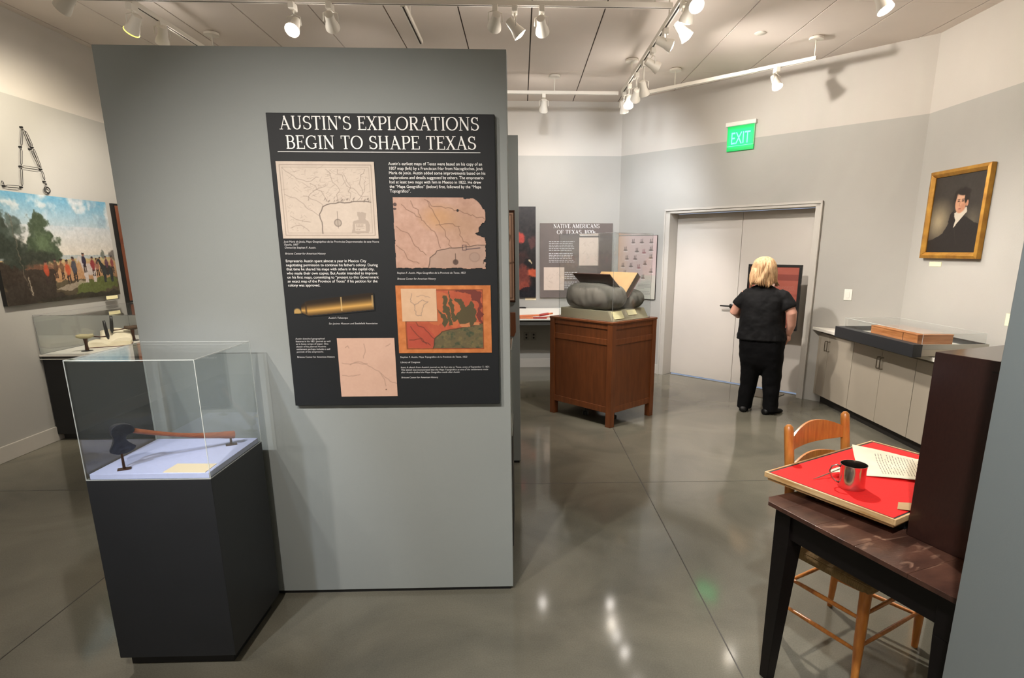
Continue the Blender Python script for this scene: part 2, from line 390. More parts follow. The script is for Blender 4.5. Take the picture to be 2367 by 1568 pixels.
M['knotty'] = mat('knotty_pine', (198, 134, 82), .45, c2=(168, 104, 58), scale=3, stretch=(2, 2, 20), bump=.05)
M['silver'] = mat('silver', (205, 200, 195), .12, 1, var=.03)
M['paper'] = mat('old_paper', (240, 230, 205), .75, c2=(224, 212, 182), scale=8)
M['ink_brown'] = mat('ink_brown', (120, 106, 88), .8)
M['cab'] = mat('cabinet_laminate', (160, 151, 136), .45, var=.015)
M['counter'] = mat('counter_white', (226, 222, 212), .35, var=.02)
M['reveal'] = mat('reveal_dark', (40, 36, 32), .7)
M['steel'] = mat('brushed_steel', (120, 112, 100), .35, .9)
M['cloth'] = mat('grey_cloth', (108, 105, 97), .85, var=.1, scale=6, bump=.9, bscale=9, stretch=(1.6, 1.6, .5))
M['riser'] = mat('riser_linen', (176, 168, 142), .8, var=.03, scale=60, bump=.1, bscale=400)
M['leather'] = mat('brown_leather', (84, 48, 38), .45, var=.2, scale=20, bump=.15)
M['page'] = mat('old_page', (190, 154, 106), .7, c2=(168, 132, 88), scale=5)
M['page_edge'] = mat('page_edge', (82, 58, 34), .7, c2=(58, 40, 24), scale=20)
M['gilt'] = mat('gilt_frame', (192, 144, 58), .36, .5, c2=(156, 108, 42), scale=12, bump=.15)
M['skin'] = mat('skin', (214, 160, 140), .5, var=.04, scale=20)
M['shirt'] = mat('black_shirt', (10, 10, 12), .75, spec=.25, var=.2, scale=8, bump=.35, bscale=14)
M['pants'] = mat('black_trousers', (4, 4, 6), .85, spec=.2, var=.2, scale=8, bump=.2, bscale=10)
M['shoe'] = mat('black_shoe', (6, 6, 6), .5, spec=.3)
M['hair'] = mat('blond_hair', (236, 202, 156), .5, c2=(176, 130, 90), scale=22, stretch=(2.5, 2.5, .6), bump=.4, bscale=60)
M['eye'] = mat('eye_white', (230, 230, 225), .2)
M['plastic'] = mat('white_plastic', (236, 234, 226), .35)
M['plastic_grey'] = mat('grey_plastic', (150, 148, 140), .4)
M['shelf_dark'] = mat('shelf_shade_grey', (66, 66, 62), .7)
M['lamp_on'] = mat('lamp_glow', (255, 240, 214), .4, emit=13)
M['lamp_yellow'] = mat('lamp_rim_glow', (255, 236, 90), .4, emit=3)
M['exit_green'] = mat('exit_green', (4, 130, 70), .3, emit=.8, ecol=(0, 205, 95))
M['exit_text'] = mat('exit_letters', (60, 225, 190), .3, emit=1.2, ecol=(150, 250, 215))
M['red_obj'] = mat('red_lacquer', (150, 40, 26), .4, var=.2); M['orange_obj'] = mat('orange_wood', (205, 118, 74), .5, var=.15, scale=12)

def floor_mat():
    m = bpy.data.materials.new('polished_concrete'); nt, b = nodes(m); N, L = nt.nodes, nt.links
    tc = N.new('ShaderNodeTexCoord')
    def nz(sc, det, seed, dist=0):
        mp = N.new('ShaderNodeMapping'); mp.inputs['Location'].default_value = (seed, seed * .7, 0); L.new(tc.outputs['Object'], mp.inputs[0])
        n = N.new('ShaderNodeTexNoise'); n.inputs['Scale'].default_value = sc; n.inputs['Detail'].default_value = det; n.inputs['Distortion'].default_value = dist
        L.new(mp.outputs[0], n.inputs[0]); return n
    a = nz(1.3, 8, 3, 1.2); r = N.new('ShaderNodeValToRGB'); L.new(a.outputs[0], r.inputs[0])
    r.color_ramp.elements[0].position = .3; r.color_ramp.elements[1].position = .72
    r.color_ramp.elements[0].color = (*lin((92, 90, 80)), 1); r.color_ramp.elements[1].color = (*lin((116, 112, 99)), 1)
    f = nz(160, 3, 9); mx = N.new('ShaderNodeMixRGB'); mx.blend_type = 'OVERLAY'; mx.inputs[0].default_value = .25
    L.new(r.outputs[0], mx.inputs[1]); L.new(f.outputs[0], mx.inputs[2]); L.new(mx.outputs[0], b.inputs['Base Color'])
    ro = N.new('ShaderNodeMapRange'); ro.inputs['To Min'].default_value = .06; ro.inputs['To Max'].default_value = .13
    L.new(a.outputs[0], ro.inputs[0]); L.new(ro.outputs[0], b.inputs['Roughness'])
    b.inputs['Specular IOR Level'].default_value = .4
    return m
M['floor'] = floor_mat()

# ------------------------------------------------------------------ room shell
ZP, ZC = 2.92, 3.6                      # paint line, ceiling
XL, XR, YB, YF = -4.2, 3.85, -3.0, 8.5
thB = math.atan2(-2.65, 2.47)           # door wall direction
OB = Vector((1.38, 8.5, 0))
f = MB(); f.box(XL - .3, XR + .3, YB - .3, 10.2, -.1, 0)
for x in (.88, -2.2): f.box(x - .003, x + .003, YB, 8.6, 0, .0006, 1)
for y in (4.05,): f.box(XL, XR, y - .0025, y + .0025, 0, .0006, 1)
struct(f.build('floor', [M['floor'], mat('joint_filler', (58, 55, 48), .5)]))

c = MB(); c.box(XL - .2, XR + .2, YB - .2, 8.7, ZC + .012, ZC + .1, 1)
xs = [-4.12 + .604 * k for k in range(14)]; ys = [YB - .1, -.66, 1.29, 3.24, 5.19, 7.14, 8.65]
for i in range(-1, 14):
    xa = (XL - .15) if i < 0 else xs[i] + .006; xb = xs[i + 1] - .006 if i < 13 else XR + .15
    for j in range(6): c.box(max(xa, XL - .15), min(xb, XR + .15), ys[j] + .0015, ys[j + 1] - .0015, ZC, ZC + .014, 0)
struct(c.build('ceiling', [M['ceiling'], M['groove']]))

def two_tone(name, x0, x1, d, loc, rz, holes=()):
    """wall in its own frame: runs along X, room side at y=0, body towards +y"""
    b = MB(); segs = []; x = x0
    for h0, h1, hz in holes:
        b.box(x, h0, 0, d, 0, ZP); b.box(h0, h1, 0, d, hz, ZP); x = h1
    b.box(x, x1, 0, d, 0, ZP); b.box(x0, x1, 0, d, ZP, ZC, 1)
    o = b.build(name, [M['wall_grey'], M['wall_white']]); place(o, loc, rz); return struct(o)
two_tone('wall_back', XL, 1.38, .2, (0, 8.5, 0), 0)
two_tone('wall_right_angled', 0, 3.623, .2, OB, thB, ((.77, 2.73, 2.17),))
two_tone('wall_right', -8.85, 0, .2, (XR, YB, 0), -PI / 2)     # local x = -8.85..0 -> y 5.85..-3
two_tone('wall_left', YB, 8.5, .2, (XL, 0, 0), PI / 2)
two_tone('wall_front', -XR, -XL, .2, (0, YB, 0), PI)

def baseboard(name, x0, x1, loc, rz, h=.13):
    b = MB(); b.box(x0, x1, -.014, 0, 0, h); o = b.build(name, M['trim'], bevel=.003); place(o, loc, rz); return struct(o)
baseboard('baseboard_back', XL, 1.38, (0, 8.5, 0), 0)
baseboard('baseboard_left', YB, 8.5, (XL, 0, 0), PI / 2)
baseboard('baseboard_right_angled', .01, .765, OB, thB)
baseboard('baseboard_right', -3.5, 0, (XR, YB, 0), -PI / 2)

# doorway: frame, two leaves
d = MB(); S0, S1, ZD, DP = .837, 2.671, 2.135, .17
for a, b_ in ((.77, S0), (S1, 2.73)): d.box(a, b_, -.018, .2, 0, 2.17)
d.box(.77, 2.73, -.018, .2, ZD, 2.17)
d.box(.755, .775, -.03, 0, 0, 2.19); d.box(2.725, 2.745, -.03, 0, 0, 2.19); d.box(.755, 2.745, -.03, 0, 2.165, 2.19)
o = d.build('trim_1', M['trim'], bevel=.003); place(o, OB, thB); struct(o)
M['door'] = mat('door_paint', (200, 194, 186), .45, var=.02, scale=3)
mid = (S0 + S1) / 2
for i, (a, b_) in enumerate(((S0 + .003, mid - .002), (mid + .002, S1 - .003))):
    q = MB(); q.box(a, b_, DP, DP + .045, .014, ZD - .004)
    o = q.build('door_%d' % (i + 1), M['door'], bevel=.002); place(o, OB, thB); struct(o)
    if i == 0:
        h = MB(); h.lathe([(.026, 0), (.026, .01), (.02, .014)], (b_ - .07, DP, .99), axis=(0, -1, 0))
        h.tube([(b_ - .07, DP - .01, .99), (b_ - .07, DP - .06, .99)], .009)
        h.tube([(b_ - .07, DP - .055, .99), (b_ - .19, DP - .058, .99)], .0095)
        h.build('door_handle', M['black_metal'], o, smooth='auto')

def wall_plate(name, label, cat, loc, rz, kind):
    t = thing(name, label, cat, loc, rz)
    b = MB(); b.box(-.04, .04, -.006, 0, -.058, .058); b.build('plate', M['plastic'] if kind == 'switch' else M['plastic_grey'], t, bevel=.003)
    if kind == 'switch': b = MB(); b.box(-.016, .016, -.011, -.005, -.033, .033); b.build('rocker', M['plastic'], t, bevel=.002)
    else:
        for z in (-.022, .022):
            b = MB(); b.lathe([(.014, 0), (.014, .002)], (0, -.006, z), axis=(0, -1, 0)); b.build('socket', M['black_metal'], t)
    return t
ex = Vector((math.cos(thB), math.sin(thB), 0)); en = Vector((-math.sin(thB), math.cos(thB), 0))
wall_plate('light_switch', 'white rocker light switch on the wall right of the double doors', 'switch', OB + ex * 3.1 + Vector((0, 0, 1.21)), thB, 'switch')
wall_plate('wall_outlet', 'electrical outlet under the white counter, nearer the grey partition', 'outlet', (.072, 8.5, .46), 0, 'outlet')
wall_plate('wall_outlet', 'electrical outlet under the white counter, nearer the wooden pedestal', 'outlet', (.178, 8.5, .46), 0, 'outlet')

# ------------------------------------------------------------------ free-standing partitions
def partition(label, x0, x1, y, h, dep=.14):
    t = thing('partition_wall', label, 'partition', (0, y, 0))
    b = MB(); b.box(x0, x1, 0, dep, .02, h); b.build('panel', M['part'], t, bevel=.002)
    b = MB(); b.box(x0 + .012, x1 - .012, .012, dep - .012, 0, .02); b.build('base', M['dark_base'], t)
    return t
partition('grey-green display partition carrying the big map text panel', -1.70, -.052, 2.66, 2.467)
partition('grey-green partition seen in a narrow strip behind the map text partition', -1.75, -.013, 4.49, 2.467)
t = thing('partition_wall', 'grey-green partition at the right edge of the view, hiding part of the brown table', 'partition', (1.08, .2, 0))
b = MB(); b.box(0, .12, -2.2, 1.067, .02, 2.467); b.build('panel', M['part'], t, bevel=.002)
b = MB(); b.box(.012, .108, -2.19, 1.055, 0, .02); b.build('base', M['dark_base'], t)

# ------------------------------------------------------------------ lights on tracks
TR = .018
def track(label, p0, p1, stems):
    p0, p1 = Vector(p0), Vector(p1); d_ = p1 - p0; L = d_.length; rz = math.atan2(d_.y, d_.x)
    t = thing('lighting_track', label, 'track', p0, rz)
    b = MB(); b.box(0, L, -TR, TR, .004, .034); b.box(0, L, -TR, -.007, 0, .004); b.box(0, L, .007, TR, 0, .004); b.build('rail', M['off_metal'], t, bevel=.001)
    b = MB(); b.box(.01, L - .01, -.007, .007, .002, .006); b.build('slot', M['groove'], t)
    for s in stems:
        b = MB(); b.tube([(s, 0, .034), (s, 0, ZC - p0.z)], .006); b.build('stem', M['off_metal'], t, smooth=True)
        b = MB(); b.lathe([(.065, 0), (.065, .02), (.05, .027)], (s, 0, ZC - p0.z - .027), axis=(0, 0, 1)); b.build('canopy', M['off_metal'], t, smooth='auto')
    return t
ZT = 3.4
track('long white ceiling track running across above the map partition', (-4.1, 4.83, ZT), (1.13, 4.83, ZT), (1.2, 3.24, 5.1))
track('white ceiling track running away from the camera, crowded with lamps', (1.17, 3.2, ZT), (1.17, 7.25, ZT), (1.9, 3.5))
track('short white ceiling track in front of the back wall', (-1.2, 7.3, ZT), (1.13, 7.3, ZT), (.5, 1.6))
track('white ceiling track slanting along the double door wall', (1.47, 7.24, ZT), (2.776, 5.975, ZT), (.33, 1.8))
track('short dark-slotted ceiling track ending above the map partition top', (-.845, 4.87, ZT), (-.845, 5.68, ZT), (.3,))
track('ceiling track near the left wall above the battle painting', (-2.795, 4.87, ZT), (-2.795, 6.4, ZT), (1.2,))
track('ceiling track piece at the top left edge, before the long crossing track', (-2.795, 3.2, ZT), (-2.795, 4.79, ZT), (.8,))
track('ceiling track above and behind the viewer', (-3.2, .1, ZT), (3.2, .1, ZT), (.4, 3.2, 6.0))
track('ceiling track over the right hand cabinets', (2.3, 1.0, ZT), (2.3, 4.4, ZT), (.4, 3.0))

def lamp(loc, target, label, on=False, power=0, col=(1, .88, .72), size=50, blend=.5, group=None, rim=False, soft=.045):
    """track spotlight: loc = centre of the lamp head, hangs from the track straight above"""
    loc = Vector(loc); t = thing('track_spotlight', label, 'spotlight', (loc.x, loc.y, ZT), 0, group)
    b = MB(); b.box(-.02, .02, -.045, .045, -.045, 0); b.build('adapter', M['off_metal'], t, bevel=.004)
    drop = loc.z - ZT
    a = (Vector(target) - loc).normalized(); side = Vector((a.y, -a.x, 0)).normalized() if abs(a.z) < .99 else Vector((1, 0, 0))
    c0 = Vector((0, 0, drop))
    b = MB(); b.tube([(0, 0, -.04), (0, 0, drop + .075)], .008)
    for s in (-1, 1): b.tube([Vector((0, 0, drop + .075)), c0 + side * s * .05 + Vector((0, 0, .055)), c0 + side * s * .052], .004, 6)
    b.build('yoke', M['off_metal'], t, smooth=True)
    b = MB(); b.lathe([(.012, -.075), (.03, -.07), (.034, -.03), (.036, 0), (.048, .035), (.052, .06), (.047, .06), (.043, .04)], c0, 20, axis=a)
    b.build('lamp_shade', M['off_metal'], t, smooth='auto')
    if on:
        b = MB(); b.lathe([(.042, .036), (.045, .05), (.036, .064), (.016, .07)], c0, 20, axis=a); b.build('bulb', M['lamp_on'], t, smooth=True)
        if loc.y > 1:      # added point light before the bulb, lifts the ceiling and upper walls
            pd = bpy.data.lights.new('ceiling_fill', 'POINT'); pd.energy = 2.6; pd.color = (1, .93, .86); pd.shadow_soft_size = .05
            po = bpy.data.objects.new('ceiling_fill', pd); COL.objects.link(po); po.parent = t; po.location = c0 + a * .125
        if power:
            ld = bpy.data.lights.new('spot', 'SPOT'); ld.energy = power; ld.color = col; ld.spot_size = math.radians(size); ld.spot_blend = blend; ld.shadow_soft_size = soft
            lo = bpy.data.objects.new('spot', ld); COL.objects.link(lo); lo.parent = t; lo.location = c0 + a * .085
            lo.rotation_euler = a.to_track_quat('-Z', 'Y').to_euler()
    elif rim:
        b = MB(); b.lathe([(.047, .055), (.0535, .058), (.0535, .063), (.047, .063)], c0, 20, axis=a); b.build('glowing_rim', M['lamp_yellow'], t, smooth=True)
        if power:
            ld = bpy.data.lights.new('spot', 'SPOT'); ld.energy = power; ld.color = col; ld.spot_size = math.radians(size); ld.spot_blend = blend; ld.shadow_soft_size = soft
            lo = bpy.data.objects.new('spot', ld); COL.objects.link(lo); lo.parent = t; lo.location = c0 + a * .085
            lo.rotation_euler = a.to_track_quat('-Z', 'Y').to_euler()
    else:
        b = MB(); b.lathe([(.042, .03), (.042, .04), (.01, .044)], c0, 20, axis=a); b.build('bulb', M['plastic'], t, smooth=True)
    return t
WARM = (1, .82, .62); NEU = (1, .925, .85); COOL = (.92, .95, 1); WARM2 = (1, .87, .7)
# across track
lamp((-1.627, 4.83, 3.253), (-1.9, 1.5, 0), 'glaring lit spotlight above the left half of the map partition', True, 62, NEU, 100, .8)
lamp((-1.361, 4.83, 3.284), (-1.7, 8.4, 1.9), 'white spotlight turned away, just right of the left glaring lamp', True, 100, NEU, 90, .8)
lamp((-.171, 4.83, 3.299), (-.9, 8.4, 1.8), 'white spotlight turned away, just left of the glaring lamp at the partition corner', True, 120, NEU, 80, .8)
lamp((-.029, 4.83, 3.258), (2.3, 5.2, .6), 'glaring lit spotlight above the right corner of the map partition', True, 330, NEU, 84, .7)
lamp((.168, 4.83, 3.274), (.7, 8.4, 1.7), 'white spotlight turned away, just right of the glaring lamp at the partition corner', True, 156, COOL, 75, .8)
# receding track
lamp((1.18, 4.42, 3.30), (1.55, 2.1, .8), 'lit spotlight at the very top edge of the photo, on the receding track', True, 405, NEU, 46, .8)
lamp((1.18, 4.56, 3.28), (.85, 5.7, 1.2), 'middle one of three glaring lit spotlights on the receding track', True, 170, NEU, 62, .9)
lamp((1.18, 4.70, 3.21), (3.2, 4.2, .6), 'lowest of three glaring lit spotlights at the near end of the receding track', True, 200, NEU, 90, .8)
lamp((1.18, 5.248, 3.30), (3.85, 5.2, 2.3), 'large spotlight turned away on the receding track, below the three glaring lamps', True, 55, WARM2, 85, .8)
lamp((1.18, 5.708, 3.269), (3.3, 6.2, 2.3), 'spotlight turned right in the middle of the receding track', True, 150, NEU, 125, .8)
lamp((1.18, 6.085, 3.169), (2.22, 7.75, .75), 'lit spotlight glowing sideways near the far end of the receding track', True, 330, (1, .92, .88), 40, 1.0)
lamp((1.18, 6.457, 3.20), (1.3, 8.4, 2.2), 'spotlight turned away on the receding track, between the glowing one and the far pair', True, 96, COOL, 100, .8)
lamp((1.18, 6.87, 3.235), (.85, 5.75, 1.2), 'second to last spotlight of the receding track, bulb glowing below', True, 120, NEU, 36, .9)
lamp((1.18, 7.20, 3.25), (1.7, 8.1, 1.3), 'last spotlight at the far end of the receding track, bulb glowing below', True, 50, COOL, 100, .9)
lamp((.278, 7.3, 3.277), (.15, 8.5, 1.9), 'single white spotlight on the track before the back wall', True, 38, NEU, 110, .9)
lamp((2.506, 6.217, 3.271), (3.0, 4.9, .9), 'lit spotlight hanging on the track by the double doors', True, 160, NEU, 72, .95)
# left
lamp((-2.795, 4.89, 3.268), (-4.2, 5.65, 1.8), 'spotlight with yellow glowing rim turned to the left wall', rim=True, power=136, col=(1, .88, .68), size=100, blend=.7)
lamp((-2.795, 5.25, 3.31), (-3.9, 6.6, 1.4), 'white spotlight turned away, right of the yellow rimmed one', True, 120, NEU, 90, .8)
lamp((-2.795, 4.212, 3.166), (-4.2, 4.6, 2.2), 'lit spotlight at the top left edge of the photo', True, 82, NEU, 110, .8)
# lamps out of the frame that light the place (behind and above the viewer, over the cabinets)
lamp((-2.2, .1, 3.27), (-.66, 2.66, 1.3), 'lit spotlight above the viewer aimed at the map text panel', True, 350, NEU, 44, .95)
lamp((-.9, .1, 3.27), (-.35, 2.66, .5), 'lit spotlight above the viewer aimed at the partition foot', True, 264, NEU, 64, .9)
lamp((.2, .1, 3.27), (1.08, .8, 1.2), 'lit spotlight above the viewer aimed at the right partition', True, 330, (.9, .96, 1), 90, .9)
lamp((-3.1, .1, 3.27), (-3.3, 3.2, .3), 'lit spotlight above the viewer aimed at the floor on the left', True, 140, NEU, 90, .8)
lamp((-1.75, .1, 3.27), (-1.4, 2.3, .85), 'added unseen spotlight above the viewer brightening the axe case', True, 210, (.84, .9, 1), 26, .8)  # extra lamp, added to brighten the deck of the axe case
lamp((2.3, 3.9, 3.27), (3.85, 4.9, 2.4), 'lit spotlight over the cabinets aimed at the portrait', True, 25, WARM2, 100, .7)
lamp((1.17, 3.55, 3.27), (-.2, 4.4, 1.4), 'added unseen spotlight brightening the gap between the partitions', True, 110, NEU, 60, .9)  # extra lamp, added to light the second partition and its map
lamp((2.3, 4.12, 3.2), (3.1, 3.1, .8), 'lit spotlight cut by the top edge of the photo, over the cabinets', True, 84, NEU, 80, .6)

for k_, x_ in enumerate((-2.9, -.3, 2.7)):  # added wash lamps, their bounce raises the ambient light on the ceiling
    lamp((x_, .1, 3.27), (x_, -3, 2.3), ('added unseen spotlight behind the viewer for bounce off the front wall, left one', 'added unseen spotlight behind the viewer for bounce off the front wall, middle one', 'added unseen spotlight behind the viewer for bounce off the front wall, right one')[k_], True, 400, NEU, 120, .9)

# ------------------------------------------------------------------ plexi covers
def plexi_box(parent, x0, x1, y0, y1, z0, z1, th=.006, top=True, clear='plexi', edge='edge', name='plexi_cover'):
    b = MB()
    b.box(x0, x1, y0, y0 + th, z0, z1 - th); b.box(x0, x1, y1 - th, y1, z0, z1 - th)
    b.box(x0, x0 + th, y0 + th, y1 - th, z0, z1 - th); b.box(x1 - th, x1, y0 + th, y1 - th, z0, z1 - th)
    b.box(x0, x1, y0, y1, z1 - th, z1)
    # bright cut edges of the sheets
    e = .0005; w = th * .42
    for x, y in ((x0 - e, y0 - e), (x1 - w + e, y0 - e), (x0 - e, y1 - w + e), (x1 - w + e, y1 - w + e)): b.box(x, x + w, y, y + w, z0, z1, 1)
    for y in (y0 - e, y1 - w + e): b.box(x0, x1, y, y + w, z1 - w + e, z1 + e, 1)
    for x in (x0 - e, x1 - w + e): b.box(x, x + w, y0, y1, z1 - w + e, z1 + e, 1)
    for y in (y0 - e, y1 - w + e): b.box(x0, x1, y, y + w, z0, z0 + w, 1)
    for x in (x0 - e, x1 - w + e): b.box(x, x + w, y0, y1, z0, z0 + w, 1)
    return b.build(name, [M[clear], M[edge]], parent)

def recentre(t, loc):
    loc = Vector(loc); t.location = loc
    for c_ in t.children: c_.location -= loc
    return t

# ------------------------------------------------------------------ the big map text panel
t = thing('info_panel', 'large charcoal text panel with maps headed AUSTIN\'S EXPLORATIONS BEGIN TO SHAPE TEXAS', 'text panel')
YP = 2.634
b = MB(); b.box(-1.035, -.103, 2.636, 2.66, .98, 2.217); b.build('board', M['board'], t, bevel=.002)
serif_text('headline', [("AUSTIN'S EXPLORATIONS", -.984, -.168, 2.153, .052), ('BEGIN TO SHAPE TEXAS', -.966, -.182, 2.079, .052)], YP, M['ink_white'], t)
b = MB(); b.box(-1.0, -.165, 2.633, 2.636, 2.066, 2.069); b.build('rule', M['ink_grey'], t)
text_block('text', ["Austin's earliest maps of Texas were based on his copy of an", '1807 map (left) by a Franciscan friar from Nacogdoches, José', 'María de Jesús. Austin added some improvements based on his',
    'explorations and details suggested by others. The empresario', 'had at least two maps with him in Mexico in 1822. He drew', 'the “Mapa Geográfico” (below) first, followed by the “Mapa', 'Topográfico”.'],
    -.55, -.146, 2.03, .0181, YP, M['ink_white'], t)
text_block('text', ['Empresario Austin spent almost a year in Mexico City', "negotiating permission to continue his father's colony. During", 'that time he shared his maps with others in the capital city,',
    'who made their own copies. But Austin intended to improve', 'on his first maps, committing to “present to this Government', 'an exact map of the Province of Texas” if his petition for the', 'colony was approved.'],
    -1.013, -.62, 1.633, .0172, YP, M['ink_white'], t)
text_block('caption', ['José María de Jesús, Mapa Geográphico de las Provincias Departmentales de este Nueva', 'España, 1807', 'Owned by Stephen F. Austin.', '', 'Briscoe Center for American History'], -1.012, -.609, 1.712, .0125, YP, M['ink_grey'], t, shear=.2, size=.0115)
text_block('caption', ['Stephen F. Austin, Mapa Geográfico de la Provincia de Texas, 1822', '', 'Briscoe Center for American History'], -.54, -.242, 1.58, .0125, YP, M['ink_grey'], t, shear=.2, size=.0115)
text_block('caption', ["Austin's Telescope", '', 'San Jacinto Museum and Battlefield Association'], -.852, -.638, 1.385, .0125, YP, M['ink_grey'], t, shear=.2, size=.011)
text_block('text', ['Austin sketched geographical', 'features in his 1821 journal as well', 'as in loose scraps of paper. One', 'sketch of his planned Austinia', 'settlement perhaps includes a self', 'portrait of the empresario.', '', 'Briscoe Center for American History'], -1.004, -.838, 1.293, .0118, YP, M['ink_grey'], t, size=.0105)
text_block('caption', ['Stephen F. Austin, Mapa Topográfico de la Provincia de Texas, 1822', '', 'Library of Congress', '', "Inset: A sketch from Austin's journal on his first trip to Texas, entry of September 7, 1821.", 'This sketch was incorporated into the Mapa Topográfico as one of the settlements made', 'after Austin drafted the Mapa Geográfico made after Austin', '', 'Briscoe Center for American History'],
    -.547, -.145, 1.207, .0117, YP, M['ink_grey'], t, shear=.15, size=.0105)
# map 1: pale engraved map
INK = (150, 134, 122)
c = Canvas(230, 176, (226, 210, 194)); c.noise(5, 6, 1); c.noise(40, 5, 2)
c.frame(.035, .045, .965, .955, .004, INK, .8); c.frame(.06, .075, .94, .925, .003, INK, .5)
coast = [(.42, .07), (.42, .22), (.40, .32), (.44, .42), (.52, .46), (.62, .48), (.72, .475), (.8, .49), (.94, .48)]
c.line(coast, .006, (110, 98, 90), .9, .008, 3)
for i, pts in enumerate(([(.06, .92), (.2, .78), (.3, .74), (.42, .8)], [(.06, .58), (.2, .5), (.3, .38), (.41, .3)], [(.62, .9), (.7, .7), (.82, .58), (.92, .56)], [(.5, .48), (.44, .62), (.33, .72)], [(.6, .5), (.62, .66), (.55, .8), (.5, .9)],
    [(.72, .5), (.74, .66), (.68, .84)], [(.9, .9), (.84, .74), (.86, .6)], [(.1, .3), (.2, .24), (.3, .22)], [(.1, .14), (.2, .18), (.28, .1)], [(.3, .5), (.36, .62), (.5, .7)], [(.8, .5), (.88, .62), (.9, .75)], [(.45, .42), (.38, .5), (.25, .56)])):
    c.line(pts, .003, INK, .75, .02, i)
for i in range(70):
    x, y = R_.uniform(.28, .92), R_.uniform(.5, .92); c.line([(x, y), (x + R_.uniform(-.05, .05), y + R_.uniform(-.04, .04))], .002, INK, .5, .01, i)
for i in range(25):
    x, y = R_.uniform(.08, .38), R_.uniform(.1, .45); c.line([(x, y), (x + R_.uniform(-.03, .03), y + R_.uniform(-.03, .03))], .0025, INK, .45, .01, i)
c.ell(.585, .21, .04, .052, (120, 108, 100), .7, .15); c.ell(.585, .21, .03, .039, (215, 200, 184), .7, .15); c.line([(.585, .14), (.585, .36)], .003, (110, 98, 90), .9)
c.poly([(.72, .08), (.9, .07), (.92, .16), (.88, .26), (.9, .34), (.78, .36), (.8, .26), (.74, .22)], (188, 172, 158), .8, .02); c.rect(.76, .1, .87, .2, (226, 210, 194)); c.textlines(.77, .19, .86, .11, 4, INK, .6)
for i in range(60):
    x, y = R_.uniform(.1, .92), R_.uniform(.55, .92); c.line([(x, y), (x + R_.uniform(-.09, .09), y + R_.uniform(-.07, .07))], .0018, (168, 150, 136), .6, .012, i)
for i in range(40):
    x, y = R_.uniform(.45, .93), .475 + R_.uniform(0, .05); c.line([(x, y), (x + .008, y + .02)], .003, (120, 106, 96), .7)
c.build('map_print', -1.013, -.609, 1.72, 2.03, YP - .001, M['print'], M['paper_side'], t, .004)
# map 2: torn tan map
c = Canvas(224, 176, (206, 166, 146)); c.noise(4, 12, 5, (1, 1.1, 1.2)); c.noise(24, 10, 6)
c.ell(.5, .72, .16, .14, (214, 160, 98), .5, 1.2); c.ell(.75, .6, .2, .2, (190, 152, 120), .5, 1.4)
sea = [(.36, .02), (.38, .16), (.46, .26), (.6, .3), (.78, .32), (.99, .34), (.99, .02)]
c.poly(sea, (176, 152, 136), .55); c.line(sea[:-1], .006, (92, 74, 64), .8, .01, 5)
for i, pts in enumerate(([(.2, .95), (.28, .78), (.36, .62), (.46, .48), (.5, .3)], [(.35, .97), (.42, .88), (.6, .86), (.8, .78), (.99, .7)], [(.38, .95), (.48, .7), (.56, .5), (.62, .31)], [(.7, .6), (.74, .44), (.82, .33)], [(.03, .6), (.16, .5), (.26, .3), (.34, .2)], [(.1, .9), (.2, .8), (.3, .72)], [(.02, .34), (.1, .26), (.14, .14), (.26, .08)], [(.46, .62), (.6, .64), (.72, .6)])):
    c.line(pts, .004, (120, 88, 72), .75, .018, i + 4)
c.ell(.66, .1, .03, .04, (84, 66, 58), .9, .3); c.line([(.66, .1), (.66, .22)], .004, (84, 66, 58)); c.ell(.87, .17, .06, .07, (160, 132, 118), .8, .2); c.ell(.87, .17, .05, .058, (182, 154, 138), .9, .2)
c.frame(.74, .27, .78, .34, .004, (70, 54, 60)); c.line([(.78, .28), (.93, .3)], .006, (92, 76, 84)); c.ell(.7, .82, .012, .02, (40, 30, 26)); c.ell(.03, .9, .02, .025, (90, 70, 66)); c.ell(.025, .84, .02, .015, (90, 70, 66))
k = c.inpoly([(-.1, -.1), (1.1, -.1), (1.1, .1), (.97, .1), (.955, .06), (.97, .13), (1.1, .2), (1.1, .43), (.95, .45), (.9, .47), (.88, .5), (.92, .52), (.92, .58), (.96, .65), (1.1, .66), (1.1, .82), (.97, .83), (.93, .93), (.86, .985), (.76, .975), (.74, 1.1), (-.1, 1.1)], .012)
k &= ~((c.Y < .012 + .012 * c.nz(14, 7)) & (c.X < .95)) & ~((c.X < .008 + .006 * c.nz(10, 8)))
k &= c.inpoly([(0, 0), (.985, 0), (.99, .1), (.985, .66), (1, .7), (.985, .84), (.9, .97), (.8, 1), (0, 1)], .01)
c.keep = k
c.build('map_print', -.543, -.150, 1.592, 1.889, YP - .001, M['print'], M['paper_side'], t, .004)
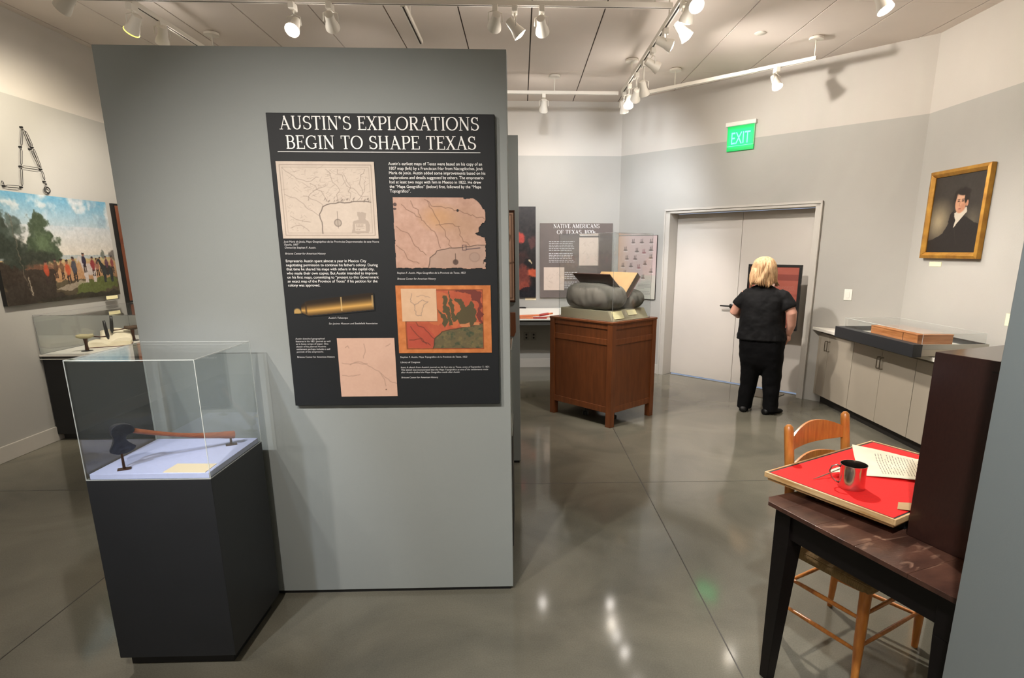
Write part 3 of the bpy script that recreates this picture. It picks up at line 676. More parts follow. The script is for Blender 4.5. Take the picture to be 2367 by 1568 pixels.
# map 3: orange bordered manuscript map with green water
c = Canvas(236, 170, (214, 130, 72)); c.noise(20, 12, 3); c.rect(.085, .06, .915, .94, (150, 78, 44)); c.rect(.1, .075, .905, .925, (196, 96, 66)); c.noise(12, 16, 8, (1, .8, .6))
c.poly([(.38, .93), (.5, .9), (.75, .6), (.62, .4), (.4, .42), (.3, .55)], (212, 124, 74), .6, .05)
c.poly([(.1, .08), (.1, .45), (.3, .4), (.42, .2), (.4, .08)], (188, 76, 62), .6, .02)
c.poly([(.6, .93), (.76, .86), (.86, .74), (.84, .5), (.9, .4), (.905, .925)], (110, 52, 46), .85, .04)
water = [(.37, .075), (.39, .22), (.47, .32), (.62, .36), (.76, .4), (.905, .44), (.905, .075)]
c.poly(water, (98, 98, 70), .9); c.mix(c.inpoly(water) * np.clip(c.nz(14, 3) * 2.2, 0, 1), (52, 72, 56), .8); c.mix(c.inpoly(water) * np.clip(c.nz(18, 9) * 2, 0, 1), (136, 120, 78), .6); c.line(water[:-1], .008, (70, 58, 40), .7, .01)
for pts in ([(.48, .86), (.52, .84), (.56, .66), (.6, .44), (.56, .4), (.5, .6)], [(.6, .8), (.66, .82), (.72, .7), (.8, .78), (.84, .6), (.82, .42), (.7, .38), (.62, .52), (.68, .66)], [(.44, .66), (.48, .62), (.54, .46), (.5, .38)], [(.56, .94), (.58, .8), (.64, .5), (.6, .48), (.55, .76)]): c.poly(pts, (78, 78, 52), .9, .03)
for pts in ([(.66, .42), (.76, .46), (.78, .4), (.68, .38)], [(.82, .47), (.86, .46), (.87, .42), (.81, .42)]): c.poly(pts, (214, 138, 92), .95, .02)
for i, pts in enumerate(([(.14, .4), (.2, .28), (.3, .14)], [(.12, .2), (.24, .22), (.34, .12)], [(.2, .46), (.3, .34), (.38, .22)])): c.line(pts, .005, (96, 52, 38), .8, .015, i)
c.build('map_print', -.550, -.134, 1.221, 1.521, YP - .001, M['print'], M['paper_side'], t, .004)
c = Canvas(90, 84, (232, 192, 156)); c.noise(6, 6, 4); c.line([(.3, .85), (.26, .6), (.38, .5), (.6, .66), (.74, .6)], .008, INK, .8, .02); c.line([(.36, .52), (.4, .2), (.55, .18), (.62, .5), (.76, .6)], .008, INK, .8, .02); c.line([(.44, .76), (.6, .8), (.82, .72)], .008, INK, .6, .02)
c.build('inset_print', -.527, -.373, 1.364, 1.507, YP - .0025, M['print'], M['paper_side'], t, .0012)
c = Canvas(130, 136, (228, 188, 166)); c.noise(4, 5, 9); c.noise(30, 3, 3)
for i, pts in enumerate(([(.06, .58), (.2, .56), (.3, .58), (.45, .56), (.6, .48), (.75, .38), (.88, .26), (1, .22)], [(.14, .84), (.18, .87), (.2, .83)], [(.44, .66), (.48, .8), (.46, .9)], [(.05, .37), (.2, .36), (.36, .38)], [(.84, .86), (.92, .9)], [(.2, .55), (.34, .6), (.5, .57)], [(.72, .4), (.78, .3), (.8, .18)])): c.line(pts, .005, (176, 146, 128), .8, .012, i)
c.ell(.8, .12, .012, .012, (96, 74, 60))
c.build('sketch_print', -.822, -.568, 1.022, 1.29, YP - .001, M['print'], M['paper_side'], t, .004)
# telescope picture printed on the board
c = Canvas(190, 56, (28, 30, 33)); ax = lambda x: .30 + .36 * x; hw = np.clip(.11 + .18 * np.clip((c.X - .08) / .1, 0, 1) + .06 * c.X, 0, 1)
v = (c.Y - ax(c.X)) / hw; body = (np.abs(v) < 1) & (c.X > .1) & (c.X < .985)
g = np.clip(1 - np.abs(v + .35) / 1.1, 0, 1) ** 1.6
col = np.array((40, 28, 14))[None, None] + g[..., None] * np.array((190, 150, 80))
c.a = np.where(body[..., None], col, c.a); c.ell(.05, .2, .045, .16, (196, 160, 96), 1, .4); c.rect(.585, .25, .6, .82, (222, 190, 130), .8); c.rect(.965, .42, .985, .9, (190, 160, 110), .7)
c.rect(.15, .15, .17, .6, (60, 42, 22), .7)
k = (np.abs((c.Y - ax(c.X)) / (hw + .06)) < 1) & (c.X > .005); c.keep = k
c.build('telescope_print', -1.0, -.645, 1.385, 1.49, YP - .001, M['print'], M['paper_side'], t, .002)
recentre(t, (-.57, 2.66, .98))

# ------------------------------------------------------------------ axe display case
t = thing('display_case', 'charcoal display case with clear cover holding the small axe', 'display case')
b = MB(); b.box(-1.642, -1.18, 2.13, 2.58, .058, .828); b.build('pedestal', M['charcoal'], t, bevel=.002)
b = MB(); b.box(-1.628, -1.212, 2.172, 2.55, 0, .058); b.build('toe_kick', M['dark_base'], t)
b = MB(); b.box(-1.632, -1.19, 2.14, 2.57, .828, .85); b.build('deck', M['deck'], t, bevel=.0015)
plexi_box(t, -1.641, -1.181, 2.131, 2.579, .828, 1.287)
recentre(t, (-1.41, 2.35, 0))
# axe
aa = math.atan2(.286, .27); A0 = Vector((-1.53, 2.19, 0))
t = thing('axe', 'small axe with dark iron head and reddish wooden handle in the near display case', 'axe', (A0.x, A0.y, .905), aa)
z0 = -.905
def blade(out, th0, th1):
    n = len(out); y = [th0 + (th1 - th0) * min(1, max(0, (z - .92) / .07)) for s, z in out]
    b = MB(); b.hexa([(s, -k, z + z0) for (s, z), k in zip(out, y)], [(s, k, z + z0) for (s, z), k in zip(out, y)]); return b
out = [(-.040, .934), (-.034, .921), (-.012, .912), (.014, .913), (.036, .921), (.046, .934), (.036, .945), (.022, .960), (.016, .974), (.022, .985), (.042, .992), (.046, 1.012), (.03, 1.026), (.0, 1.032), (-.022, 1.022), (-.028, 1.0), (-.022, .975), (-.028, .955)]
def smooth_poly(P, n=4):
    o_ = []
    for i in range(len(P)):
        a, b_, c_, d_ = (Vector((*P[(i + k) % len(P)], 0)) for k in (-1, 0, 1, 2))
        for k in range(n):
            q = k / n; v_ = .5 * (2 * b_ + (c_ - a) * q + (2 * a - 5 * b_ + 4 * c_ - d_) * q * q + (-a + 3 * b_ - 3 * c_ + d_) * q ** 3); o_.append((v_.x, v_.y))
    return o_
out = smooth_poly(out)
blade(out, .002, .017).build('axe_head', M['iron'], t, bevel=.002)
b = MB(); P = []; rr = []
for i in range(14):
    q = i / 13; P.append((.02 + .385 * q, 0, 1.005 + z0 - .112 * q - .012 * math.sin(q * PI))); rr.append(.0105 + .0045 * q ** 2 - .003 * math.exp(-((q - .45) / .25) ** 2) + (.002 if i > 11 else 0))
b.tube(P, rr, 12); o = b.build('handle', M['handle_wood'], t, smooth='auto')
def mount(label, x, y, z, h, rz=0):
    t = thing('artefact_mount', label, 'stand', (x, y, z), rz)
    b = MB(); b.prism([(-.022, -.014), (.022, -.014), (.022, .014), (-.022, .014)], 0, .004); b.build('base', M['bronze'], t, bevel=.001)
    b = MB(); b.tube([(0, 0, .004), (0, 0, h)], [.0055, .0038], 8); b.build('post', M['bronze'], t, smooth='auto')
mount('bronze stand with thin post under the axe head', -1.533, 2.188, .8505, .064, .5)
mount('bronze stand with short post under the end of the axe handle', -1.262, 2.474, .85, .037, .5)
def card(label, pts, z, m='card', th=.002, tilt=None):
    cx = sum(p[0] for p in pts) / len(pts); cy = sum(p[1] for p in pts) / len(pts)
    b = MB(); P = [(x - cx, y - cy) for x, y in pts]; b.prism(P, 0, th)
    o = b.build('label_card', M[m]); place(o, (cx, cy, z)); tag(o, label, 'label'); return o
card('cream label card lying on the blue-white deck of the axe case', [(-1.365, 2.148), (-1.205, 2.142), (-1.207, 2.235), (-1.362, 2.241)], .85)

# ------------------------------------------------------------------ strip between the partitions
t = thing('framed_map', 'tall pale map in a brown frame, seen edge-on between the two partitions', 'framed map')
b = MB()
for a in ((-.62, -.042, 1.94, 1.955), (-.62, -.042, 1.29, 1.305), (-.050, -.042, 1.305, 1.94), (-.62, -.605, 1.305, 1.94)): b.box(a[0], a[1], 4.474, 4.49, a[2], a[3])
b.build('frame', M['bronze'], t, bevel=.002)
c = Canvas(120, 140, (214, 172, 146)); c.noise(5, 14, 2); c.noise(30, 8, 3); c.line([(.9, .95), (.94, .7), (.86, .5), (.9, .42), (.99, .44)], .01, (120, 90, 70), .8, .02); c.line([(.7, .9), (.8, .6), (.75, .2)], .006, (120, 90, 70), .8, .02); c.frame(.03, .03, .97, .97, .006, (130, 100, 80))
c.build('map_print', -.605, -.050, 1.305, 1.94, 4.477, M['print'], M['paper_side'], t, .008)
recentre(t, (-.33, 4.49, 1.29))
t = thing('wooden_block', 'dark brown wooden block with slanted foot below the edge-on framed map', 'block')
b = MB(); b.wall([(-.2, 1.215), (-.043, 1.215), (-.041, 1.07), (-.055, 1.035), (-.2, 1.035)], 4.44, 4.49); b.build('body', M['cherry_dark'], t, bevel=.002)
recentre(t, (-.1, 4.49, 1.035))
t = thing('display_case', 'narrow black based display case just visible behind the map partition edge', 'display case')
b = MB(); b.box(-.6, -.052, 3.02, 3.45, .05, .70); b.build('pedestal', M['charcoal'], t, bevel=.002)
b = MB(); b.box(-.58, -.064, 3.05, 3.42, 0, .05); b.build('toe_kick', M['dark_base'], t)
b = MB(); b.box(-.595, -.055, 3.025, 3.445, .70, .72); b.build('deck', M['counter'], t)
plexi_box(t, -.6, -.052, 3.02, 3.45, .70, 1.17)
recentre(t, (-.33, 3.2, 0))

# ------------------------------------------------------------------ left wall: painting, text panel, chain, case
def wallframe(loc, rz): return dict(loc=loc, rz=rz)
def hang(name, label, cat, loc, rz, group=None): return thing(name, label, cat, loc, rz, group)
# local frame on a wall: x along wall, y = 0 wall face (room at -y)
t = hang('painting', 'wide unframed landscape painting with riders, trees and blue sky on the left wall', 'painting', (XL, 5.65, 1.228), PI / 2)
c = Canvas(300, 200, (205, 214, 220))
c.grad(.4, (238, 226, 208), .72, (214, 222, 228)); c.grad(.72, (196, 216, 226), 1, (104, 176, 214)); 
n1 = c.nz(5, 4); n2 = c.nz(9, 7)
c.mix(np.clip((n1 + .05) * 2.5, 0, 1) * np.clip((c.Y - .55) * 5, 0, 1) * np.clip((c.X - .1) * 5, 0, 1), (238, 238, 238), .85); c.mix(np.clip((n2 - .1) * 3, 0, 1) * np.clip((c.Y - .6) * 5, 0, 1) * np.clip((c.X - .35) * 4, 0, 1), (150, 180, 200), .6); c.mix(np.clip(1 - abs(c.Y - .9) * 9, 0, 1) * np.clip(c.nz(11, 31) * 3, 0, 1), (246, 246, 244), .8)
c.rect(0, .395, 1, .44, (176, 190, 194), .8); c.grad(.0, (70, 62, 46), .2, (96, 84, 60)); c.grad(.2, (150, 108, 74), .395, (214, 178, 124))
c.poly([(.42, .40), (.7, .405), (1, .42), (1, .38), (.4, .37)], (206, 184, 130)); c.poly([(.3, .18), (.95, .2), (1, .34), (.4, .35)], (206, 156, 110), .8, .03)
c.poly([(.55, .04), (.98, .08), (1, .2), (.8, .21), (.6, .15)], (96, 108, 52), .9, .04); c.poly([(.4, .12), (.62, .18), (.7, .17), (.5, .09)], (196, 180, 160), .7, .02)
c.poly([(0, 0), (.55, 0), (.4, .1), (.42, .3), (.3, .36), (.1, .38), (0, .4)], (46, 38, 30), .95, .04); c.poly([(0, 0), (1, 0), (1, .05), (.6, .06), (.4, .04)], (40, 38, 28), .8, .03)
c.poly([(.1, .36), (.3, .38), (.5, .33), (.48, .31), (.2, .31)], (122, 80, 58), .8, .02)
for x, y, r, k in ((.02, .6, .14, 1), (.1, .5, .13, 1), (0, .72, .08, 1), (.17, .44, .1, 1)): c.ell(x, y, r * .8, r * 1.2, (44, 54, 44), .95, .25, .5)
for x, y, rx, ry in ((.34, .62, .1, .16), (.3, .5, .08, .12), (.38, .52, .1, .13), (.34, .74, .05, .08), (.42, .46, .07, .1)): c.ell(x, y, rx, ry, (62, 78, 56), .95, .3, .7)
c.ell(.36, .56, .06, .1, (112, 134, 96), .6, .9, .6); c.ell(.3, .42, .16, .06, (44, 50, 40), .9, .4, .4)
for x, y in ((.0, .88), (.06, .8), (.13, .74), (.05, .68), (.12, .64), (.18, .66), (.17, .74)): c.ell(x, y, .035, .05, (70, 84, 74), .8, .5, .9)
c.line([(.14, .8), (.16, .3), (.2, .08)], .004, (120, 108, 92), .7, .01); c.line([(.19, .24), (.2, .08)], .007, (190, 176, 154), .8)
c.ell(.88, .45, .02, .05, (110, 118, 108), .9, .4, .4); c.ell(.99, .44, .05, .05, (100, 92, 88), .8, .4, .4)
def fig(x, y, s, coat, leg=(52, 40, 36)):
    c.poly([(x - .012 * s, y), (x - .004 * s, y), (x, y + .07 * s), (x - .012 * s, y + .07 * s)], leg); c.poly([(x + .004 * s, y), (x + .012 * s, y), (x + .012 * s, y + .07 * s), (x, y + .07 * s)], leg)
    c.ell(x, y + .1 * s, .016 * s, .042 * s, coat, 1, .3, .2); c.ell(x, y + .152 * s, .008 * s, .013 * s, (150, 100, 78), 1, .3); c.ell(x, y + .163 * s, .009 * s, .008 * s, (50, 40, 40), 1, .3)
def horse(x, y, s, col):
    c.ell(x, y + .09 * s, .042 * s, .04 * s, col, 1, .3, .15)
    for q in (-.03, -.02, .022, .032): c.poly([(x + q * s - .005 * s, y), (x + q * s + .004 * s, y), (x + q * s + .008 * s, y + .08 * s), (x + q * s - .008 * s, y + .08 * s)], col)
    c.poly([(x - .035 * s, y + .08 * s), (x - .06 * s, y + .16 * s), (x - .07 * s, y + .13 * s), (x - .075 * s, y + .15 * s), (x - .055 * s, y + .185 * s), (x - .01 * s, y + .11 * s)], col)
fig(.34, .17, 1.3, (190, 74, 44)); fig(.42, .22, 1.1, (96, 70, 52)); fig(.47, .2, 1.2, (120, 86, 60)); fig(.52, .16, 1.4, (206, 92, 56)); fig(.58, .17, 1.5, (72, 74, 84)); horse(.72, .16, 1.5, (214, 202, 196)); fig(.68, .26, 1.2, (34, 28, 52)); fig(.76, .22, 1.2, (150, 52, 56)); fig(.8, .22, 1.1, (168, 110, 92)); fig(.84, .25, 1., (170, 150, 140)); horse(.9, .15, 1.4, (44, 50, 50)); fig(.9, .24, 1.1, (92, 60, 74)); fig(.96, .24, 1.1, (140, 66, 66))
c.noise(60, 16, 21); c.noise(24, 12, 22); c.warp(.012, 40, 5); c.warp(.006, 90, 6); c.mix(c.a.mean(2) * 0 + 1, (120, 112, 104), .13)
c.build('canvas', -.693, .69, 0, .912, -.035, M['oil'], M['black_metal'], t, .035)
t = hang('info_panel', 'brown text panel with black edge, cut off by the map partition on the left', 'text panel', (XL, 6.9, 1.13), PI / 2)
c = Canvas(110, 126, (132, 78, 54)); c.noise(5, 8, 1); c.rect(.08, .3, .5, .58, (236, 200, 168)); c.textlines(.1, .76, .9, .64, 5, (206, 176, 158), .8); c.textlines(.1, .24, .9, .1, 5, (206, 176, 158), .8); c.rect(0, .6, 1, .66, (104, 52, 40), .5)
c.build('print', -.425, .42, .02, .99, -.032, M['print'], M['black_metal'], t, .012)
b = MB(); b.box(-.45, .44, -.03, 0, 0, 1.01); b.build('backing', M['black_metal'], t)
def wall_card(label, loc, rz, w_, h_, m='card_bright'):
    b = MB(); b.box(-w_ / 2, w_ / 2, -.004, 0, 0, h_); o = b.build('label_card', M[m], bevel=.001); place(o, loc, rz); tag(o, label, 'label'); return o
wall_card('pale yellow label card under the right corner of the landscape painting', (XL + .036, 6.2, 1.19), PI / 2, .17, .034)
wall_card('pale yellow label card under the left corner of the framed portrait', (XR, 5.455, 1.527), -PI / 2, .16, .04)
wall_card('pale yellow label card cut by the right partition, low on the right wall', (XR, 4.50, 1.09), -PI / 2, .09, .095)
wall_card('cream label card under the dark painting with red figures', (.136, 8.5, .978), 0, .155, .052, 'card')

t = hang('surveying_chain', 'old wire surveying chain hung in a zigzag above the landscape painting', 'chain', (XL, 5.4, 2.18), PI / 2)
def L2(y, z): return (y - 5.4, -.02, z - 2.18)
seg = [(5.158, 2.227), (5.187, 2.18), (5.359, 2.187), (5.393, 2.356), (5.433, 2.515), (5.484, 2.679), (5.532, 2.513), (5.596, 2.364)]
seg2 = [(5.506, 2.663), (5.559, 2.531), (5.609, 2.359), (5.623, 2.26), (5.631, 2.218)]
b = MB()
for S_ in (seg, seg2, [(5.393, 2.356), (5.609, 2.359)]):
    for p, q in zip(S_[:-1], S_[1:]):
        a_, b_ = Vector(L2(*p)), Vector(L2(*q)); d_ = (b_ - a_).normalized(); n_ = Vector((-d_.z, 0, d_.x)) * .009
        b.tube([a_ + n_ * .3 + d_ * .012, a_ + n_ + d_ * .03, b_ + n_ - d_ * .03, b_ - d_ * .012], .0022, 6); b.tube([a_ - n_ * .3 + d_ * .012, a_ - n_ + d_ * .03, b_ - n_ - d_ * .03, b_ - d_ * .012], .0022, 6)
b.build('links', M['black_metal'], t, smooth=True)
for p in (seg[1], seg[2], seg[3], seg[4], seg[5], seg2[1], seg2[2], seg2[3], seg[6]):
    b = MB(); b.lathe([(.008, 0), (.008, .02), (.005, .024)], (L2(*p)[0], 0, L2(*p)[2]), 8, axis=(0, -1, 0)); b.build('peg', M['black_metal'], t)
b = MB()
for r_, dx_ in ((.034, 0), (.026, .006)): b.tube([Vector(L2(5.632, 2.19)) + Vector((dx_ + r_ * math.cos(a), .003, r_ * .8 * math.sin(a))) for a in [2 * PI * k / 20 for k in range(20)]], .0035, 6, closed=True)
b.build('ring', M['black_metal'], t, smooth=True)

t = thing('display_case', 'long black display case with white top along the left wall', 'display case')
b = MB(); b.box(-4.19, -3.05, 5.22, 6.45, .06, .745); b.build('pedestal', M['dark_base'], t, bevel=.002)
b = MB(); b.box(-4.17, -3.1, 5.27, 6.4, 0, .06); b.build('toe_kick', M['black_metal'], t)
b = MB(); b.box(-4.195, -3.05, 5.2, 6.45, .772, .788); b.box(-4.195, -3.05, 5.2, 6.45, .745, .750); b.build('deck', M['counter'], t)
b = MB(); b.box(-4.185, -3.05, 5.215, 6.45, .75, .772); b.build('reveal', M['reveal'], t)
plexi_box(t, -4.19, -3.06, 5.21, 6.44, .788, 1.13, edge='edge_grey', clear='plexi_thin')
recentre(t, (-3.6, 5.8, 0))
M['horn'] = mat('pale_horn', (168, 158, 118), .5, var=.15, scale=30)
def spur(label, x, y, rz, flip):
    t = thing('mounted_spur', label, 'artefact', (x, y, .788), rz)
    b = MB(); b.lathe([(.045, 0), (.045, .004), (.012, .009)], (0, 0, 0), 20); b.build('base', M['black_metal'], t, smooth='auto')
    b = MB(); b.tube([(0, 0, .008), (0, 0, .06), (0, 0, .11)], [.016, .012, .018], 10); b.build('post', M['bronze'], t, smooth='auto')
    b = MB(); b.tube([(-.065 * flip, 0, .138), (-.03 * flip, 0, .133), (.03 * flip, 0, .13), (.065 * flip, 0, .14)], [.012, .022, .02, .014], 10); b.build('body', M['horn'] if flip > 0 else M['page_edge'], t, smooth='auto')
    b = MB(); b.tube([(.055 * flip, 0, .128), (.11 * flip, 0, .118), (.165 * flip, 0, .118)], [.006, .005, .006], 8); b.build('arm', M['bronze'], t, smooth=True)
    b = MB(); b.tube([(.168 * flip, 0, .09), (.166 * flip, 0, .12), (.16 * flip, 0, .2), (.156 * flip, 0, .262)], [.006, .015, .014, .011], 8); b.build('upright', M['black_metal'], t, smooth=True)
spur('pale bodied spur on a post at the left end of the black case', -3.921, 5.396, .63, 1)
spur('dark spur on a post beside the map partition, right end of the case', -3.903, 6.028, .7, -1)
t = thing('open_book', 'open old book lying between the two mounted spurs', 'book', (-3.93, 5.72, .788), .5)
for s in (-1, 1):
    b = MB(); pr = [(0, .02), (.05, .045), (.12, .052), (.17, .04)]
    lo = [(s * x, -.12, .006) for x, z in pr]; 
    rings = [[(s * x, y, .006) for x, z in pr] + [(s * x, y, z) for x, z in pr[::-1]] for y in (-.12, .12)]
    b.loft(rings); b.build('pages', M['paper'], t, smooth='auto')
b = MB(); b.box(-.175, .175, -.125, .125, 0, .006); b.build('cover', M['leather'], t)
def sheet(name, label, cat, fn, nx, ny, m, loc, rz=0, th=.0008):
    b = MB(); V = [fn(i / nx, j / ny) for j in range(ny + 1) for i in range(nx + 1)]; n = len(V)
    F = [(j * (nx + 1) + i, j * (nx + 1) + i + 1, (j + 1) * (nx + 1) + i + 1, (j + 1) * (nx + 1) + i) for j in range(ny) for i in range(nx)]
    b.add(V, F); o = b.build(name, m, smooth=True, fix=False); place(o, loc, rz); so = o.modifiers.new('th', 'SOLIDIFY'); so.thickness = th; so.offset = 1
    if label: tag(o, label, cat)
    return o
sheet('paper_sheet', 'loose cream paper sheet right of the open book in the black case', 'paper', lambda u, v: ((u - .5) * .26, (v - .5) * .2, .001 + .006 * u * v), 6, 5, M['paper'], (-3.60, 5.70, .788), .3)
sheet('paper_sheet', 'upright folded paper leaning behind the pale bodied spur', 'paper', lambda u, v: ((u - .5) * .26, .12 * v + .05 * abs(u - .5), .005 + .13 * v - .05 * abs(u - .5)), 8, 5, M['paper'], (-3.98, 5.88, .788), .5)

# ------------------------------------------------------------------ back wall
t = hang('painting', 'dark painting with red clad seated figures at the left end of the back wall', 'painting', (-.3, 8.5, 1.016), 0)
c = Canvas(160, 190, (40, 34, 34)); c.noise(6, 14, 1); c.noise(20, 10, 2, (1, .9, .9))
for x, y, rx, ry, col in ((.80, .66, .055, .055, (206, 74, 62)), (.78, .5, .09, .10, (34, 26, 26)), (.8, .47, .05, .02, (214, 88, 70)), (.83, .4, .08, .1, (60, 40, 38)), (.82, .25, .1, .12, (128, 62, 52)), (.95, .28, .08, .045, (214, 96, 62)), (.86, .13, .07, .06, (150, 70, 56)), (.9, .38, .05, .05, (22, 18, 20)), (.95, .62, .04, .06, (96, 60, 58)), (.4, .4, .1, .2, (120, 60, 50)), (.2, .6, .1, .15, (90, 60, 50))): c.ell(x, y, rx, ry, col, .95, .4, .5)
c.line([(.9, .42), (.94, .38)], .008, (230, 210, 170)); c.poly([(.6, 0), (1, 0), (1, .12), (.7, .1)], (24, 26, 34), .8, .04); c.warp(.03, 14, 2); c.noise(40, 18, 8, (1, .85, .8)); c.warp(.01, 40, 3)
c.build('canvas', -.6, .511, 0, 1.243, -.03, M['oil'], M['black_metal'], t, .03)
t = hang('info_panel', 'grey-brown text panel headed NATIVE AMERICANS OF TEXAS, 1820s on the back wall', 'text panel', (.779, 8.5, 1.016), 0)
b = MB(); b.box(-.508, .508, -.03, 0, 0, 1.022); b.build('board', mat('brown_board', (104, 94, 90), .6, var=.08, scale=5), t, bevel=.002)
ox = .779; oz = 1.016
serif_text('headline', [('NATIVE AMERICANS', .456 - ox, 1.1 - ox, 1.974 - oz, .055), ('OF TEXAS, 1820s', .505 - ox, 1.049 - ox, 1.893 - oz, .055)], -.0315, M['ink_white'], t)
def dashes(x0, x1, z1, z0, n, seed):      # print too small to read, as short word-long bars
    b = MB(); r = random.Random(seed); lead = (z1 - z0) / n
    for i in range(n):
        if i == n // 2: continue
        x = x0; xe = x1 - r.uniform(0, .12) * (x1 - x0)
        while x < xe:
            w_ = r.uniform(.012, .045); b.box(x, min(x + w_, xe), -.0312, -.03, z1 - lead * (i + .62), z1 - lead * (i + .28)); x += w_ + .008
    return b.build('text', M['ink_grey'], t)
dashes(.396 - ox, .764 - ox, 1.80 - oz, 1.50 - oz, 13, 3); dashes(.62 - ox, .80 - ox, 1.38 - oz, 1.14 - oz, 9, 4)
for x0, x1, z0_, z1_, sd in ((.82, 1.095, 1.464, 1.848, 1), (.324, .614, 1.121, 1.441, 2)):
    c = Canvas(70, 90, (240, 220, 204)); c.noise(6, 5, sd)
    for i in range(14):
        x, y = R_.uniform(.15, .85), R_.uniform(.15, .85); c.line([(x, y), (x + R_.uniform(-.15, .15), y + R_.uniform(-.12, .12))], .006, (206, 184, 168), .7, .02, i)
    c.build('map_print', x0 - ox, x1 - ox, z0_ - oz, z1_ - oz, -.034, M['print'], M['paper_side'], t, .004)
b = MB(); b.box(.83 - ox, 1.1 - ox, -.0335, -.03, 1.87 - oz, 1.888 - oz); b.build('rule', M['ink_white'], t)

t = thing('wall_counter', 'shallow white topped counter with slim riser under the back wall panels', 'counter')
b = MB(); b.box(-2.0, 1.15, 7.9, 8.5, .757, .775); b.build('top', M['counter'], t, bevel=.002)
b = MB(); b.box(-1.98, 1.13, 7.93, 8.48, .69, .757); b.build('under_shade', M['shelf_dark'], t)  # dark grey box stands in for the shadow below the counter top
b = MB(); b.hexa([(-1.98, 8.2, .775), (1.1, 8.2, .775), (1.1, 8.48, .775), (-1.98, 8.48, .775)], [(-1.98, 8.4, .87), (1.1, 8.4, .87), (1.1, 8.48, .87), (-1.98, 8.48, .87)]); b.build('riser', M['counter'], t)
for x in (-1.9, 1.05):
    b = MB(); b.prism([(x - .02, 8.02), (x + .02, 8.02), (x + .02, 8.48), (x - .02, 8.48)], .45, .69); b.build('bracket', M['shelf_dark'], t)
recentre(t, (0, 8.2, .45))
t = thing('pipe_stem', 'long reddish wooden pipe stem lying along the white counter', 'artefact', (.1, 8.08, .775), .06)
b = MB(); b.tube([(-.3, 0, .02), (-.1, 0, .022), (.15, .03, .03), (.34, .06, .05)], [.016, .015, .013, .012], 10); b.build('stem', M['orange_obj'], t, smooth=True)
b = MB(); b.tube([(.15, .028, .028), (.28, .05, .045)], .018, 10); b.build('wrap', M['red_obj'], t, smooth='auto')
t = thing('lacquered_rod', 'short thick red and orange rod at the front edge of the white counter', 'artefact', (.1, 7.95, .775), 0)
b = MB(); b.box(-.25, .06, -.015, .02, 0, .026); b.build('orange_part', M['orange_obj'], t, bevel=.006)
b = MB(); b.box(.06, .245, -.018, .02, 0, .022); b.build('red_part', M['red_obj'], t, bevel=.004)
t = thing('arrow_shaft', 'thin orange shaft with dark feathered end lying toward the wooden pedestal', 'artefact', (.48, 8.0, .775), .0)
b = MB(); b.tube([(-.2, 0, .012), (.22, .03, .035)], .006, 8); b.build('shaft', M['orange_obj'], t, smooth=True)
b = MB(); b.tube([(.1, .02, .03), (.16, .025, .034), (.24, .03, .04)], [.004, .014, .003], 8); b.build('feathers', M['red_obj'], t, smooth=True)
t = thing('black_blade', 'small black blade lying on the counter riser beside the partition edge', 'artefact', (0.0, 8.42, .87), 0)
b = MB(); b.wall([(-.12, 0), (.068, 0), (.075, .012), (.05, .02), (-.12, .02)], -.01, .01); b.build('blade', M['black_metal'], t, bevel=.002)

# ------------------------------------------------------------------ angled wall: picture panel, exit sign
def onB(s, z): p = OB + ex * s; return (p.x, p.y, z)
t = hang('info_panel', 'pinkish panel with rows of small ship sketches left of the double doors', 'text panel', onB(.33, 1.02), thB)
c = Canvas(150, 190, (232, 208, 204)); c.noise(3, 8, 3); c.mix(np.clip(1 - c.X * 3, 0, 1), (232, 196, 164), .7); c.mix(((c.X > .62) & (c.Y < .38)).astype(float), (216, 214, 200), .8); c.mix(((c.X > .5) & (c.Y < .26)).astype(float), (216, 214, 200), .8)
pos = [(.4, .92), (.62, .92), (.86, .92), (.2, .8), (.5, .78), (.68, .76), (.86, .8), (.24, .66), (.46, .66), (.86, .68), (.72, .58), (.36, .54), (.56, .52), (.88, .46), (.5, .34), (.68, .36), (.2, .42), (.14, .54), (.3, .3), (.16, .2)]
for i, (x, y) in enumerate(pos):
    col = (150, 84, 92) if i in (5, 12) else (92, 82, 82)
    c.ell(x, y - .028, .05, .012, col, .7, .5, .3); c.line([(x - .02, y - .02), (x - .02, y + .02)], .007, col, .7, .005, i); c.line([(x + .015, y - .02), (x + .02, y + .025)], .006, col, .8, .005, i + 1); c.line([(x - .05, y - .052), (x + .05, y - .052)], .006, (248, 236, 232), .9)
c.textlines(.56, .24, .9, .16, 4, (150, 144, 140), .5); c.textlines(.56, .13, .9, .04, 4, (150, 144, 140), .5)
c.build('print', -.318, .322, .004, .845, -.017, M['print'], M['red_obj'], t, .006)
b = MB(); b.box(-.32, .325, -.016, 0, 0, .85); b.build('backing', M['black_metal'], t)

